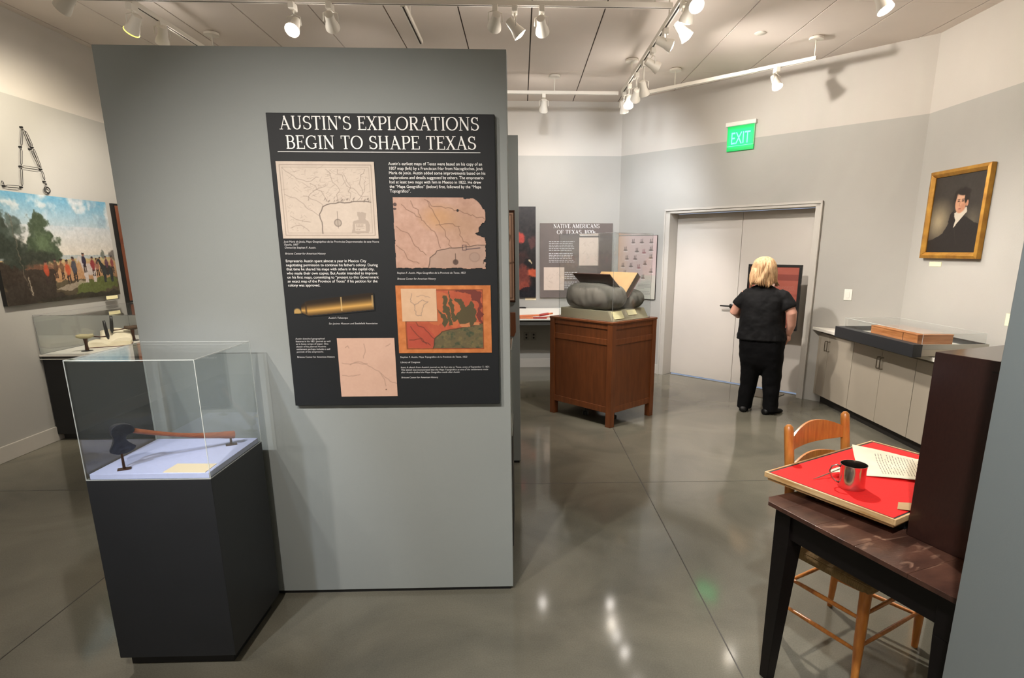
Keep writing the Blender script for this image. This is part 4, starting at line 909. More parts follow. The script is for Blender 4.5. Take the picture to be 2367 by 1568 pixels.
t = hang('exit_sign', 'glowing green EXIT sign above the double doors', 'exit sign', onB(1.742, 2.80), thB)
b = MB(); b.box(-.185, .185, -.05, 0, .27, .315); b.build('housing', M['plastic'], t, bevel=.004)
b = MB(); b.box(-.165, .165, -.03, -.018, .0, .27); b.build('plate', M['exit_green'], t, bevel=.002)
v, f_ = font_mesh('EXIT'); wx = max(p[0] for p in v)
b = MB(); b.add([((p[0] / wx - .5) * .24, -.0312, .075 + p[1] / .73 * .135) for p in v], f_); b.build('letters', M['exit_text'], t, fix=False)
b = MB()
for a in ((-.168, .168, .268, .273), (-.168, .168, .052, .056), (-.168, -.163, .052, .27), (.163, .168, .052, .27)): b.box(a[0], a[1], -.033, -.015, a[2], a[3])
b.build('rim', M['edge'], t)
gl = bpy.data.lights.new('exit_glow', 'AREA'); gl.energy = .8; gl.color = (0, 1, .45); gl.size = .3; gl.shape = 'RECTANGLE'; gl.size_y = .2
go = bpy.data.objects.new('exit_glow', gl); COL.objects.link(go); go.parent = t; go.location = (0, -.04, .14); go.rotation_euler = (PI / 2, 0, 0)

t = thing('sprinkler_cover', 'small round disc on the ceiling left of the last track canopy', 'disc', (2.2, 5.91, ZC - .008))
b = MB(); b.lathe([(.045, 0), (.05, .004), (.05, .008)], (0, 0, 0), 20); b.build('disc', M['off_metal'], t, smooth='auto')

# ------------------------------------------------------------------ portrait on the right wall
t = hang('framed_portrait', 'gilt framed oil portrait of a dark haired person in a black coat', 'portrait', (XR, 5.27, 1.6), -PI / 2)
W2, H2 = .362, .768; fw, fd = .055, .055
fr = MB()
def mitre(p0, p1, n0):
    pass
oc = [(-W2, 0), (W2, 0), (W2, H2), (-W2, H2)]; ic = [(-W2 + fw, fw), (W2 - fw, fw), (W2 - fw, H2 - fw), (-W2 + fw, H2 - fw)]
for i in range(4):
    j = (i + 1) % 4
    o0, o1, i0, i1 = oc[i], oc[j], ic[i], ic[j]
    m0 = tuple((a + b_) / 2 for a, b_ in zip(o0, i0)); m1 = tuple((a + b_) / 2 for a, b_ in zip(o1, i1))
    prof0 = [(o0, -.002), (o0, -fd * .85), (m0, -fd), (i0, -fd * .55), (i0, -.002)]; prof1 = [(o1, -.002), (o1, -fd * .85), (m1, -fd), (i1, -fd * .55), (i1, -.002)]
    fr.loft([[(p[0], y, p[1]) for p, y in prof0], [(p[0], y, p[1]) for p, y in prof1]])
fr.build('frame', M['gilt'], t, bevel=.003)
c = Canvas(150, 170, (62, 56, 50)); c.mix(np.clip(1.1 - np.hypot((c.X - .18) / .3, (c.Y - .42) / .3), 0, 1), (176, 160, 128), .95); c.mix(np.clip(1 - np.hypot((c.X - .85) / .2, (c.Y - .42) / .2), 0, 1), (124, 116, 96), .6); c.noise(10, 5, 3)
c.poly([(-.1, -.1), (1.1, -.1), (1.1, .33), (.88, .38), (.72, .46), (.5, .5), (.42, .42), (.3, .25), (.1, .18), (-.1, .15)], (40, 35, 32), 1, .01)
c.poly([(.46, .5), (.52, .42), (.5, .32), (.58, .4), (.72, .52), (.7, .58)], (216, 206, 188), 1, .008)
c.ell(.58, .70, .15, .13, (44, 36, 30), 1, .2, .12); c.ell(.575, .63, .105, .125, (214, 158, 124), 1, .12); c.ell(.55, .71, .08, .05, (226, 178, 146), .8, .5); c.ell(.70, .625, .022, .04, (206, 146, 114), 1, .25)
c.ell(.62, .77, .12, .045, (40, 32, 28), 1, .3, .1); c.ell(.46, .73, .025, .06, (42, 34, 28), .9, .4); c.ell(.665, .7, .03, .075, (42, 34, 28), 1, .3)
for x in (.53, .61): c.ell(x, .655, .022, .009, (60, 38, 30), .9, .4); c.ell(x, .676, .028, .006, (70, 46, 36), .8, .4)
c.line([(.565, .655), (.55, .6), (.57, .593)], .004, (166, 108, 84), .8); c.ell(.567, .56, .03, .008, (158, 82, 72), .9, .4); c.ell(.63, .58, .05, .05, (184, 122, 94), .5, .8); c.ell(.575, .53, .04, .02, (196, 140, 110), .6, .6)
c.poly([(.4, .5), (.47, .55), (.5, .42), (.48, .3), (.38, .4)], (36, 31, 29)); c.line([(.52, .32), (.6, .1)], .004, (60, 54, 50), .7)
c.noise(40, 4, 8); c.warp(.006, 40, 2)
c.build('canvas', -W2 + fw - .003, W2 - fw + .003, fw - .003, H2 - fw + .003, -.022, M['oil'], M['black_metal'], t, .02)

# ------------------------------------------------------------------ base cabinets and worktop along the right wall
XC = 3.31
def cabinet(label, y0, y1, ang=False):
    """y1 > y0 (y1 is the far end); local frame: x into the wall, y along world +y"""
    t = thing('base_cabinet', label, 'cabinet', (XC, y0, 0), 0, 'base cabinets along the right wall')
    L_ = y1 - y0; far = [(.02, L_), (XR - XC - .003, L_)] if not ang else [(.02, 6.395 - y0), (XR - XC - .003, 5.84 - y0)]
    b = MB(); b.prism([(.02, .001), (XR - XC - .003, .001), far[1], far[0]], .095, .79); b.build('carcass', M['cab'], t)
    b = MB(); b.prism([(.07, .001), (XR - XC - .003, .001), far[1], (.07, far[0][1] - .045 * ang)], 0, .095); b.build('toe_kick', M['reveal'], t)
    b = MB(); b.prism([(.03, .001), (XR - XC - .003, .001), far[1], (.03, far[0][1] - .012 * ang)], .79, .81); b.build('reveal', M['reveal'], t)
    m_ = .477
    for k in range(2):
        a0 = m_ * k + .0015; a1 = m_ * (k + 1) - .0015
        if ang and k == 1: a1 = 6.36 - y0 - .02
        b = MB(); b.box(0, .019, a0, a1, .1, .785); d_ = b.build('door', M['cab'], t, bevel=.001)
        hy = m_ - .026 if k == 0 else m_ + .026
        b = MB(); b.tube([(0, hy, .715), (-.028, hy, .715), (-.03, hy, .70), (-.03, hy, .625), (-.028, hy, .61), (0, hy, .61)], .0045, 8); b.build('handle', M['steel'], d_, smooth='auto')
    if ang:
        b = MB(); b.box(.002, .019, 6.345 - y0, 6.392 - y0, 0.095, .785); b.build('filler', M['cab'], t)
    return t
cabinet('far grey cabinet unit next to the double doors', 5.69, 6.43, True)
cabinet('middle grey cabinet unit under the black tray', 4.733, 5.687)
cabinet('near grey cabinet unit, mostly hidden by the dark brown box', 3.777, 4.731)
t = thing('worktop', 'white worktop running over the grey cabinets along the right wall', 'worktop')
b = MB(); b.prism([(3.262, 3.75), (3.847, 3.75), (3.847, 5.84), (3.262, 6.462)], .81, .842); b.build('slab', M['counter'], t, bevel=.002)
recentre(t, (3.55, 5, .81))

t = thing('display_tray', 'shallow black tray with clear cover overhanging the white worktop', 'tray')
tx0, tx1, ty0, ty1 = 3.10, 3.72, 4.50, 5.69
b = MB(); zz0, zz1, w_ = .843, .945, .016
b.box(tx0, tx0 + .075, ty0, ty1, zz0, zz1); b.box(tx0 + .075, tx1, ty1 - w_, ty1, zz0, zz1); b.box(tx1 - w_, tx1, ty0 + w_, ty1 - w_, zz0, zz1)
b.build('board', M['charcoal'], t, bevel=.002)
b = MB(); b.box(tx0 + .075, tx1, ty0 + .004, ty0 + w_, .905, zz1); b.build('end_rail', M['plastic_grey'], t, bevel=.001)
b = MB(); b.box(tx0 + .075, tx1 - w_, ty0 + .004, ty0 + w_, .85, .904); b.build('end_panel', M['cab'], t)
b = MB(); b.box(tx0 + .075, tx1 - w_, ty0 + w_, ty1 - w_, .85, .9); b.build('bed', M['counter'], t)
plexi_box(t, tx0 + .08, tx1 - .02, ty0 + .02, ty1 - .02, .9, 1.03, clear='plexi_thin')
recentre(t, (3.4, 5.1, .843))
t = thing('pine_box', 'knotty pine box inside the black tray on the worktop', 'box')
b = MB(); b.box(3.232, 3.53, 4.655, 5.31, .903, .995); b.build('body', M['knotty'], t, bevel=.002)
b = MB(); b.box(3.230, 3.532, 4.653, 5.312, .995, 1.002); b.build('lid', M['knotty'], t, bevel=.001)
for y_ in (4.84,):
    b = MB(); b.box(3.2305, 3.233, y_, y_ + .006, .903, .995); b.build('strap', M['leather'], t)
recentre(t, (3.38, 4.98, .903))
card('pale yellow label in the far corner of the black tray', [(3.2, 5.42), (3.34, 5.42), (3.34, 5.6), (3.2, 5.6)], .901, 'card_bright')

# ------------------------------------------------------------------ wooden pedestal with the folio
pa = math.radians(41.5); PF = Vector((.845, 5.407, 0))
t = thing('wooden_pedestal', 'reddish brown panelled wooden pedestal with four square feet', 'pedestal', PF, pa)
PX, PY, PZ = .69, .83, 1.02
for x in (0, PX - .062):
    for y in (0, PY - .062):
        b = MB(); b.box(x, x + .062, y, y + .062, 0, PZ - .02); b.build('leg', M['cherry'], t, bevel=.003)
b = MB(); b.box(-.004, PX + .004, -.004, PY + .004, PZ - .02, PZ); b.build('top', M['cherry'], t, bevel=.003)
for k, (x0, x1, y0, y1) in enumerate(((.062, PX - .062, .012, .03), (.062, PX - .062, PY - .03, PY - .012), (.012, .03, .062, PY - .062), (PX - .03, PX - .012, .062, PY - .062))):
    b = MB(); b.box(x0, x1, y0, y1, .14, PZ - .02); b.build('panel', M['cherry_dark'], t)
    i = .006
    for za, zb in ((.14, .20), (.80, .855), (.95, 1.0)):
        b = MB()
        if k < 2: b.box(x0, x1, min(y0, y1) - i, max(y0, y1) + i, za, zb)
        else: b.box(x0 - i, x1 + i, y0, y1, za, zb)
        b.build('rail', M['cherry'], t, bevel=.002)
for px_, py_ in ((.3, .2), (.2, .5)):
    b = MB(); b.lathe([(.03, .0), (.03, .035), (.008, .04), (.008, .14)], (px_, py_, 0), 14); b.build('caster', M['black_metal'], t, smooth='auto')
t = thing('clear_cover', 'tall clear cover standing on the wooden pedestal over the open folio', 'display cover', PF, pa)
plexi_box(t, .035, .615, .035, .735, PZ, 1.827, clear='plexi_thin', edge='edge_grey')
t = thing('display_riser', 'linen coloured riser with one sloping side on the wooden pedestal', 'riser', PF, pa)
b = MB(); b.hexa([(.045, .045, PZ + .001), (.605, .045, PZ + .001), (.605, .72, PZ + .001), (.045, .72, PZ + .001)], [(.045, .105, 1.115), (.605, .105, 1.115), (.605, .72, 1.115), (.045, .72, 1.115)])
b.build('body', M['riser'], t, bevel=.002)
def cushion(name, label, x0, x1, y0, y1, z0, h, seed, lean=0):
    """stuffed cloth bundle with folds hanging to its foot"""
    b = MB(); n, m_ = 72, 26; r = random.Random(seed); cx, cy = (x0 + x1) / 2, (y0 + y1) / 2; hx, hy = (x1 - x0) / 2, (y1 - y0) / 2
    ph = [r.uniform(0, 6.28) for _ in range(8)]; rings = []
    for j in range(m_ + 1):
        u = j / m_; tt = -1.15 + (PI / 2 + 1.15) * u
        z = z0 + h * (math.sin(tt) - math.sin(-1.15)) / (1 - math.sin(-1.15)); rr = max(.006, math.cos(tt)) ** .40
        ring = []
        for k in range(n):
            a = 2 * PI * k / n; ca, sa = math.cos(a), math.sin(a); p = 3.8
            q = (abs(ca) ** p + abs(sa) ** p) ** (-1 / p)
            low = max(0, 1 - u * 1.05)
            fold = 1 + .14 * low * (abs(math.sin(8.5 * a + ph[0] + 2 * u + 1.5 * math.sin(2 * a))) ** .6 - .6) + .03 * math.sin(7 * a + ph[1] + 5 * u) * (1 - u) + .012 * math.sin(29 * a + ph[2] + 6 * u) * low
            ring.append((cx + hx * q * ca * rr * fold + lean * u, cy + hy * q * sa * rr * fold, z + .006 * math.sin(5 * a + ph[3]) * rr * (u > .5)))
            hx_n = 0
        rings.append(ring)
    b.loft(rings); o = b.build(name, M['cloth'], smooth=True)
    tag(o, label, 'cushion'); place(o, PF, pa)
    sb = o.modifiers.new('s', 'SUBSURF'); sb.levels = 1; sb.render_levels = 1
    return o
cushion('cloth_cushion', 'large grey draped cushion under the dark left cover of the folio', .02, .33, .06, .69, 1.115, .25, 1)
cushion('cloth_cushion', 'small grey draped cushion under the right cover of the folio', .36, .60, .06, .66, 1.115, .185, 5)
t = thing('folio', 'large old folio open in a V on grey cushions, brown cover and tan page showing', 'book', PF, pa)
sx_, sz_, y0_, y1_ = .335, 1.225, .10, .575
def slab(x0, z0, x1, z1, th, y0, y1, off=0):
    d_ = Vector((x1 - x0, 0, z1 - z0)).normalized(); n_ = Vector((-d_.z, 0, d_.x)); P = [Vector((x0, 0, z0)) + n_ * off, Vector((x1, 0, z1)) + n_ * off]
    q = [P[0], P[1], P[1] + n_ * th, P[0] + n_ * th]; b = MB(); b.wall([(p.x, p.z) for p in q], y0, y1); return b
slab(sx_, sz_, .055, 1.452, -.007, y0_, y1_).build('left_cover', M['leather'], t, bevel=.001)
slab(sx_, sz_ + .01, .07, 1.448, .006, y0_ + .006, y1_ - .006).build('left_pages', M['page'], t)
slab(sx_, sz_, .525, 1.425, -.007, y0_, y1_).build('right_cover', M['leather'], t, bevel=.001)
slab(sx_ + .008, sz_ + .008, .520, 1.425, .05, y0_ + .004, y1_ - .004).build('right_pages', [M['page_edge']], t)
slab(sx_ + .008, sz_ + .008, .520, 1.425, .0015, y0_ + .006, y1_ - .006, .0505).build('page', M['page'], t)
def slope_card(label, x0, x1, v0, v1):
    d_ = Vector((0, .06, .0945)).normalized(); n_ = Vector((0, -d_.z, d_.y)); O_ = Vector((0, .045, PZ + .001)); b = MB()
    q = [O_ + d_ * v0 + n_ * .001, O_ + d_ * v1 + n_ * .001]
    b.hexa([(x0, q[0].y, q[0].z), (x1, q[0].y, q[0].z), (x1, q[1].y, q[1].z), (x0, q[1].y, q[1].z)], [tuple(Vector((x, p.y, p.z)) + n_ * .006) for x, p in ((x0, q[0]), (x1, q[0]), (x1, q[1]), (x0, q[1]))])
    o = b.build('label_card', M['card_bright']); place(o, PF, pa); tag(o, label, 'label')
slope_card('larger square label card on the sloping front of the riser', .09, .235, .018, .098)
slope_card('smaller label card on the sloping front of the riser', .31, .445, .045, .10)

# ------------------------------------------------------------------ text panel on a floor stand before the right door
t = thing('floor_stand_panel', 'reddish framed text panel on a floor stand in front of the right door', 'sign stand', (2.892, 6.739, 0), thB)
c = Canvas(110, 130, (182, 98, 82)); c.noise(5, 8, 2); c.rect(0, .78, 1, .88, (126, 60, 54), .6); c.rect(.12, .42, .54, .72, (228, 190, 170)); c.textlines(.56, .7, .95, .56, 6, (196, 130, 118), .6); c.textlines(.56, .5, .95, .3, 7, (196, 130, 118), .6); c.rect(0, .52, 1, .56, (126, 60, 54), .3)
c.build('print', -.285, .285, .81, 1.49, -.014, M['print'], M['black_metal'], t, .006)
b = MB()
for a in ((-.31, .31, .785, .812), (-.31, .31, 1.488, 1.515), (-.31, -.283, .812, 1.488), (.283, .31, .812, 1.488)): b.box(a[0], a[1], -.02, .012, a[2], a[3])
b.build('frame', M['black_metal'], t, bevel=.002)
b = MB(); b.box(-.29, .29, -.004, .008, .80, 1.5); b.build('backing', M['black_metal'], t)
b = MB(); b.box(-.19, .19, -.20, .14, 0, .008); b.build('base', M['steel'], t, bevel=.002)
for x in (-.155,):
    b = MB(); b.box(x - .012, x + .012, .012, .03, .008, 1.2); b.build('post', M['black_metal'], t)

# ------------------------------------------------------------------ brown table with its things
TA = math.radians(20.8); TO = Vector((.906, 2.034, 0)); TW, TD = 1.12, .76
t = thing('table', 'worn dark brown wooden table with tapered square legs', 'table', TO, TA)
b = MB(); ys_ = [-TD, -.58, -.40, -.245, -.10, 0]
for i in range(5):
    y0_, y1_ = ys_[i] + (.0004 if i else 0), ys_[i + 1] - (.0004 if i < 4 else 0); c_ = .03
    if i == 4: p_ = [(0, y0_), (TW, y0_), (TW, -c_), (TW - c_, 0), (c_, 0), (0, -c_)]
    elif i == 0: p_ = [(c_, -TD), (TW - c_, -TD), (TW, -TD + c_), (TW, y1_), (0, y1_), (0, -TD + c_)]
    else: p_ = [(0, y0_), (TW, y0_), (TW, y1_), (0, y1_)]
    b.prism(p_, .744, .76)
b.build('tabletop', M['table'], t, bevel=.0008)
for x in (.035, TW - .035):
    for y in (-.035, -TD + .035):
        sx = 1 if x < .5 else -1; sy = -1 if y > -.3 else 1; b = MB()
        q0 = [(x, y), (x + sx * .04, y), (x + sx * .04, y + sy * .04), (x, y + sy * .04)]; q1 = [(x, y), (x + sx * .072, y), (x + sx * .072, y + sy * .072), (x, y + sy * .072)]
        b.hexa([(a, c_, 0) for a, c_ in q0], [(a, c_, .60) for a, c_ in q1]); b.hexa([(a, c_, .60) for a, c_ in q1], [(a, c_, .744) for a, c_ in q1])
        b.build('leg', M['table_dark'], t, bevel=.002)
for q in ((.045, .063, -TD + .1, -.1), (TW - .063, TW - .045, -TD + .1, -.1), (.1, TW - .1, -.063, -.045), (.1, TW - .1, -TD + .045, -TD + .063)):
    b = MB(); b.box(*q, .63, .744); b.build('apron', M['table_dark'], t, bevel=.001)

t = thing('wooden_box', 'tall dark brown box standing on the table, half hidden by the right partition', 'box', TO, TA)
bx0, bx1, by1, by0 = .224, .80, -.412, -.70
b = MB(); b.box(bx0, bx1, by0, by1, .7605, 1.37); b.build('body', M['brown_box'], t, bevel=.002)
b = MB(); b.box(bx0 - .0012, bx0 + .001, by0 + .05, by0 + .12, 1.336, 1.340); b.build('slot', M['reveal'], t)

CA = math.radians(29.5); CO = Vector((.955, 2.15, 0)); CW, CD = .745, .508
t = thing('display_board', 'red felt covered display board with pale wooden rim on the dark table', 'display board', CO, CA)
b = MB()
for q in ((0, CW, -.008, 0), (0, CW, -CD, -CD + .008), (0, .008, -CD + .008, -.008), (CW - .008, CW, -CD + .008, -.008)): b.box(q[0], q[1], q[2], q[3], .801, .822)
b.build('rim', M['pine'], t, bevel=.0015)
b = MB()
for q in ((.008, CW - .008, -.016, -.008), (.008, CW - .008, -CD + .008, -CD + .016), (.008, .016, -CD + .016, -.016), (CW - .016, CW - .008, -CD + .016, -.016)): b.box(q[0], q[1], q[2], q[3], .802, .8195)
b.build('groove', M['dark_base'], t)
b = MB(); b.box(.01, CW - .01, -CD + .01, -.01, .789, .801); b.build('underside', M['pine'], t)
b = MB(); b.box(.016, CW - .016, -CD + .016, -.016, .802, .8205); b.build('felt', M['red'], t, bevel=.001)
b = MB(); b.box(.09, CW - .02, -CD + .012, -.13, .7605, .789); b.build('base', M['dark_base'], t)

ZR = .8208
t = thing('cup', 'small polished silver cup with a handle on the red felt', 'cup', (1.212, 1.985, ZR), math.radians(160))
b = MB(); b.lathe([(.0445, 0), (.0455, .002), (.0445, .01), (.0435, .04), (.0435, .07), (.0455, .086), (.0462, .09), (.0445, .09), (.0425, .07), (.0425, .04), (.043, .008), (.02, .005), (.002, .0045)], (0, 0, 0), 48); b.build('body', M['silver'], t, smooth='auto')
b = MB(); b.tube([(.043, 0, .075), (.056, 0, .082), (.072, 0, .074), (.078, 0, .055), (.07, 0, .032), (.056, 0, .018), (.044, 0, .014)], [.0035, .0035, .003, .003, .003, .003, .0035], 8); b.build('handle', M['silver'], t, smooth=True)

def pap(name, label, P00, P10, P01, P11, lift, loc, th=.0007, m=None):
    def fn(u, v):
        x = P00[0] * (1 - u) * (1 - v) + P10[0] * u * (1 - v) + P01[0] * (1 - u) * v + P11[0] * u * v
        y = P00[1] * (1 - u) * (1 - v) + P10[1] * u * (1 - v) + P01[1] * (1 - u) * v + P11[1] * u * v
        return (x - loc[0], y - loc[1], lift(u, v))
    return sheet(name, label, 'paper', fn, 20, 20, m or M['paper'], loc, 0, th)
lc = (1.45, 2.15, ZR)
lf = lambda u, v: .002 + .055 * max(0, v - .55) ** 1.6 * 3 * max(0, .75 - u) + .012 * max(0, u - .6) + .006 * math.sin(PI * u)
p = pap('letter', 'curling cream letter with lines of writing behind the cup on the red felt', (1.315, 2.09), (1.58, 1.985), (1.42, 2.36), (1.70, 2.215), lf, lc)
b = MB(); r = random.Random(4)
for i in range(21):
    u = .26 + i * .034; v = .12
    while v < .86:
        dv = r.uniform(.03, .09)
        pts = []
        for (uu, vv) in ((u, v), (u + .007, v), (u + .007, v + dv), (u, v + dv)):
            x = 1.315 * (1 - uu) * (1 - vv) + 1.58 * uu * (1 - vv) + 1.42 * (1 - uu) * vv + 1.70 * uu * vv; y = 2.09 * (1 - uu) * (1 - vv) + 1.985 * uu * (1 - vv) + 2.36 * (1 - uu) * vv + 2.215 * uu * vv
            pts.append((x - lc[0], y - lc[1], lf(uu, vv) + .0016))
        if r.random() < .93: b.add(pts, [(0, 1, 2, 3)])
        v += dv + .016
b.build('writing', M['ink_brown'], p, fix=False)
lc2 = (1.55, 1.86, ZR)
pap('letter', 'tan paper sliver poking out from behind the dark brown box on the red felt', (1.262, 1.79), (1.30, 1.765), (1.30, 1.845), (1.34, 1.825), lambda u, v: .0015 + .004 * u, (1.30, 1.81, ZR), m=M['page'])
t = thing('quill_pen', 'quill pen lying on the red felt left of the silver cup', 'pen', (1.105, 2.06, ZR), math.radians(22))
b = MB(); b.tube([(0, 0, .003), (.03, 0, .006), (.09, 0, .014), (.16, .01, .018), (.2, .02, .014)], [.0006, .0022, .0024, .0018, .0008], 8); b.build('shaft', [M['ink_brown']], t, smooth=True)
b = MB()
for k in range(9):
    a = .085 + .0125 * k; w0 = .014 * math.sin(PI * (k + 1.5) / 11) + .004
    for s in (-1, 1): b.add([(a, 0, .014), (a + .016, 0, .015), (a + .03, s * w0 + .004, .018 + .002 * s), (a + .014, s * w0 + .002, .017)], [(0, 1, 2, 3)])
b.build('feather', M['paper'], t, fix=False)

# ------------------------------------------------------------------ ladder back chair
KA = math.radians(29.2)
t = thing('ladder_back_chair', 'honey coloured ladder-back chair with woven rush seat tucked under the table', 'chair', (1.14, 2.27, 0), KA)
PB = .395
for x in (0, PB):
    b = MB(); b.tube([(x, .01, 0), (x, 0, .22), (x, 0, .44), (x, .02, .7), (x, .05, .93), (x, .053, .952), (x, .054, .962)], [.012, .019, .020, .0195, .0195, .018, .009], 14); b.build('post', M['chair'], t, smooth='auto')
for x, xx in ((-.02, -.016), (PB + .035, PB + .03)):
    b = MB(); b.tube([(x, -.365, 0), (x, -.363, .2), (xx, -.36, .425), (xx, -.36, .436)], [.013, .02, .023, .018], 14); b.build('leg', M['chair'], t, smooth='auto')
def slat(za, zb, arch, name='slat'):
    b = MB(); n = 14; rings = []
    for i in range(n + 1):
        q = i / n; x = .012 + (PB - .024) * q; bow = .03 * math.sin(PI * q); y = .02 + (za - .7) / .26 * .036 + bow
        hi = zb + arch * (math.sin(PI * q) ** .8 if 0 < q < 1 else 0); rings.append([(x, y - .005, za), (x, y + .005, za), (x, y + .005 + .006, hi), (x, y - .005 + .006, hi)])
    b.loft(rings); return b.build(name, M['chair'], t, smooth='auto')
slat(.85, .895, .052); slat(.735, .775, .036); slat(.56, .595, .03)
def rung(p, q, r_=.0085):
    p, q = Vector(p), Vector(q); b = MB(); b.tube([p, p.lerp(q, .25), p.lerp(q, .5), p.lerp(q, .75), q], [r_ * .8, r_, r_ * 1.1, r_, r_ * .8], 10); b.build('rung', M['chair'], t, smooth='auto')
for z in (.15, .29):
    rung((0, 0, z), (-.02, -.363, z)); rung((PB, 0, z), (PB + .035, -.363, z))
for z in (.17, .31): rung((-.02, -.363, z), (PB + .035, -.363, z))
rung((0, 0, .25), (PB, 0, .25))
b = MB(); rings = []
def sq(z, g): return [(-.045 + g, -.39 + g, z), (PB + .06 - g, -.39 + g, z), (PB + .02 - g, .015 - g, z), (-.02 + g, .015 - g, z)]
def rnd(z, g):
    base = [Vector(p) for p in sq(z, g)]; out = []
    for i in range(4):
        a, c_, n_ = base[i - 1], base[i], base[(i + 1) % 4]; d1 = (a - c_).normalized() * .03; d2 = (n_ - c_).normalized() * .03
        for q in (0, .5, 1): out.append(tuple((c_ + d1) * (1 - q) ** 2 + c_ * 2 * q * (1 - q) + (c_ + d2) * q * q))
    return out
cen = rnd(.443, .16)
b.loft([rnd(.408, .02), rnd(.412, .004), rnd(.425, 0), rnd(.438, .004), rnd(.445, .02), cen]); b.build('seat', M['rush'], t, smooth=True)
b = MB()
for k in range(26):
    g = .006 + k * .0065
    P_ = [Vector(p) for p in sq(.4465 - .0002 * k, g)]
    b.tube(P_, .0028, 5, closed=True)
b.build('weave', M['rush'], t, smooth=True)

# ------------------------------------------------------------------ the visitor
PO = Vector((2.506, 5.949, 0)); FA = math.atan2(.83, .55) - PI / 2        # local +y = facing, +x = their right
t = thing('person', 'person with shoulder length blond hair in black shirt and trousers reading the stand panel', 'person', PO, FA)
def remesh(o, vox, sm=6, fac=.6):
    r = o.modifiers.new('r', 'REMESH'); r.mode = 'VOXEL'; r.voxel_size = vox; r.use_smooth_shade = True
    s = o.modifiers.new('s', 'SMOOTH'); s.iterations = sm; s.factor = fac
def hand(b, w_, d_, up, s, curl=.5):
    """palm from wrist w_ along d_, five fingers bending; s = thumb side"""
    d_ = Vector(d_).normalized(); up = Vector(up); up = (up - d_ * up.dot(d_)).normalized(); sd = d_.cross(up) * s; w_ = Vector(w_)
    b.tube([w_ - d_ * .01, w_ + d_ * .02, w_ + d_ * .05, w_ + d_ * .08], [.02, .026, .03, .026], 12)
    for k, (ln, off) in enumerate(((.070, .026), (.078, .009), (.072, -.008), (.056, -.024))):
        p = w_ + d_ * .075 + sd * off; q = [p]; dd = d_.copy()
        for j in range(3):
            dd = (dd + up * -curl * (.35 + .15 * k * .3)).normalized(); q.append(q[-1] + dd * ln * (.42, .32, .26)[j])
        b.tube(q, [.0088, .0085, .0078, .006], 8)
    p = w_ + d_ * .028 + sd * .026; b.tube([p, p + (sd * .7 + d_ * .6).normalized() * .035, p + (sd * .25 + d_ - up * .3).normalized() * .07], [.011, .0098, .0075], 8)
b = MB()
HX = -.058
b.rings([(.74, -.02, 0, .20, .15), (.95, -.03, 0, .195, .15), (1.12, -.035, 0, .19, .135), (1.24, -.04, 0, .185, .11), (1.30, -.045, .0, .09, .075), (1.335, -.05, .01, .056, .056), (1.42, HX, .02, .054, .056)])
b.ell((HX, .03, 1.485), (.076, .096, .112)); b.ell((HX, .045, 1.44), (.056, .075, .06))
b.tube([(HX, .118, 1.50), (HX, .138, 1.475), (HX, .125, 1.462)], [.009, .014, .012], 8)
for s in (-1, 1): b.ell((HX + s * .076, .025, 1.475), (.01, .018, .03))
b.ell((HX, .112, 1.432), (.024, .012, .008))
LA = [(-.205, 0, 1.235), (-.27, .0, 1.15), (-.318, .0, 1.045), (-.30, .10, 1.01), (-.24, .22, 1.0)]
RA = [(.125, 0, 1.235), (.19, -.01, 1.16), (.245, -.02, 1.06), (.245, .02, .94), (.222, .06, .845)]
b.tube(LA, [.06, .056, .05, .043, .03], 14); b.tube(RA, [.06, .056, .052, .045, .032], 14)
hand(b, LA[-1], (.9, .6, .05), (0, 0, 1), 1, .4); hand(b, RA[-1], (-.1, .35, -1), (1, 0, 0), -1, .45)
for x in (-.115, .11): b.tube([(x * .9, 0, .75), (x, 0, .45), (x * 1.15, 0, .1)], [.09, .07, .04], 12)
o = b.build('body', M['skin'], t); remesh(o, .0065, 3, .5)
for s in (-1, 1):
    b = MB(); b.ell((HX + s * .031, .108, 1.49), (.012, .01, .009), 0, 12, 8); e_ = b.build('eye', M['eye'], t, smooth=True)
    b = MB(); b.ell((HX + s * .031, .1165, 1.49), (.005, .003, .005), 0, 10, 6); b.build('iris', M['ink_brown'], e_, smooth=True)
b = MB()
b.rings([(.775, -.028, 0, .248, .185), (.80, -.028, 0, .24, .182), (.90, -.032, 0, .226, .172), (1.0, -.036, 0, .22, .166), (1.10, -.036, 0, .218, .155), (1.18, -.036, -.005, .215, .14), (1.24, -.04, -.005, .198, .118), (1.285, -.045, 0, .15, .095), (1.318, -.05, .005, .088, .075), (1.33, -.05, .005, .074, .068)], p=2.4)
b.tube([(-.17, 0, 1.24), (-.215, 0, 1.205), (-.262, .0, 1.14), (-.284, .0, 1.105)], [.07, .078, .076, .074], 18); b.tube([(.09, 0, 1.24), (.14, 0, 1.205), (.198, -.01, 1.14), (.222, -.014, 1.10)], [.07, .078, .077, .076], 18)
b.tube([(-.26, .02, .785), (-.262, .03, .80), (-.235, .02, .86)], [.028, .03, .03], 10)
o = b.build('shirt', M['shirt'], t); remesh(o, .009, 5, .5)
tx = bpy.data.textures.new('folds', 'CLOUDS'); tx.noise_scale = .11; dm = o.modifiers.new('d', 'DISPLACE'); dm.texture = tx; dm.strength = .022; dm.mid_level = .5
b = MB()
b.rings([(.40, -.004, 0, .035, .04), (.44, -.006, 0, .09, .07), (.48, -.01, 0, .17, .11), (.53, -.013, 0, .208, .14), (.60, -.015, 0, .215, .155), (.70, -.018, 0, .225, .165), (.80, -.02, 0, .222, .165), (.86, -.02, 0, .2, .15)], p=2.5)
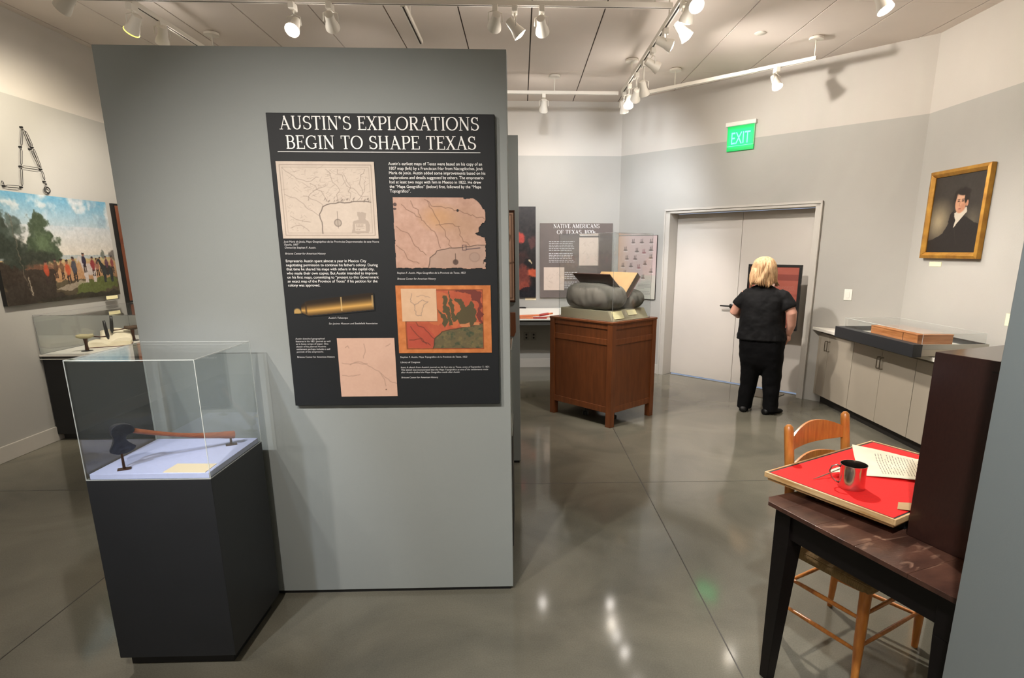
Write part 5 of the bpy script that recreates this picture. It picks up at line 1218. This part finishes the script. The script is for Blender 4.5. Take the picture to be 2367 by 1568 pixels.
for P_ in ([(-.118, 0, .60), (-.112, 0, .46), (-.116, .0, .30), (-.135, 0, .14), (-.145, .0, .03)], [(.10, 0, .60), (.104, 0, .46), (.112, 0, .30), (.118, 0, .14), (.125, 0, .03)]):
    b.rings([(P_[4][2], P_[4][0], P_[4][1], .074, .085), (P_[3][2], P_[3][0], 0, .079, .088), (P_[2][2], P_[2][0], 0, .088, .098), (P_[1][2], P_[1][0], 0, .098, .118), (P_[0][2], P_[0][0], 0, .108, .14), (.72, P_[0][0] * .9, 0, .108, .15)])
o = b.build('trousers', M['pants'], t); remesh(o, .009, 4, .5)
dm = o.modifiers.new('d', 'DISPLACE'); dm.texture = tx; dm.strength = .018
for x, a in ((-.145, .15), (.125, -.55)):
    b = MB(); ca, sa = math.cos(a), math.sin(a); rr_ = []
    for y, w_, h_ in ((-.10, .02, .03), (-.09, .04, .06), (-.04, .044, .075), (.03, .05, .06), (.10, .05, .045), (.15, .036, .035), (.165, .015, .02)):
        rr_.append([(x + w_ * math.cos(q) * ca - y * sa, y * ca + w_ * math.cos(q) * sa, max(0.001, h_ * (1 + math.sin(q)) / 2)) for q in [2 * PI * k / 14 for k in range(14)]])
    b.loft(rr_); b.build('shoe', M['shoe'], t, smooth=True)
# hair: shell plus wavy locks
b = MB(); b.ell((HX, .0, 1.50), (.108, .115, .108)); b.rings([(1.335, HX, -.02, .095, .07), (1.37, HX, -.025, .112, .088), (1.43, HX, -.015, .115, .10), (1.5, HX, -.005, .112, .11)])
r = random.Random(11)
for k in range(420):
    a = r.uniform(-.5, PI + .5) + PI; P_ = []; rr_ = []; L_ = .94 + .06 * math.sin(4 * a) + r.uniform(-.04, .04); wv = 2.2 * math.sin(2.3 * a + 1) + 1.4 * math.sin(5.1 * a) + r.uniform(-.5, .5)
    am = .008 + .004 * math.sin(3.7 * a); ly = r.uniform(-.006, .004); fl_ = (.012 + .016 * math.sin(3 * a + 2)) + (.03 if abs((a % (2 * PI)) - .1) < .3 or abs((a % (2 * PI)) - 6.2) < .2 else 0) * r.random()
    for j in range(16):
        q = j / 15 * L_
        if q < .48: u_ = q / .48 * PI / 2; R1 = math.sin(u_); z = 1.503 + .106 * math.cos(u_)
        else: R1 = 1 + .06 * math.sin((q - .48) * 5); z = 1.503 - (q - .48) / .52 * .185
        R2 = R1 * (.112 + ly) + am * math.sin(11 * q + wv) * min(1, q * 2) + fl_ * max(0, q - .78) / .22
        aa_ = a + .16 * math.sin(7 * q + wv * .7) * q
        P_.append((HX + R2 * math.cos(aa_), -.004 + R2 * math.sin(aa_) * .98, z)); rr_.append(.0062 * (1 - .85 * max(0, q - .7) / .3) if j else .004)
    b.tube(P_, rr_, 6)
b.build('hair', M['hair'], t, smooth=True)
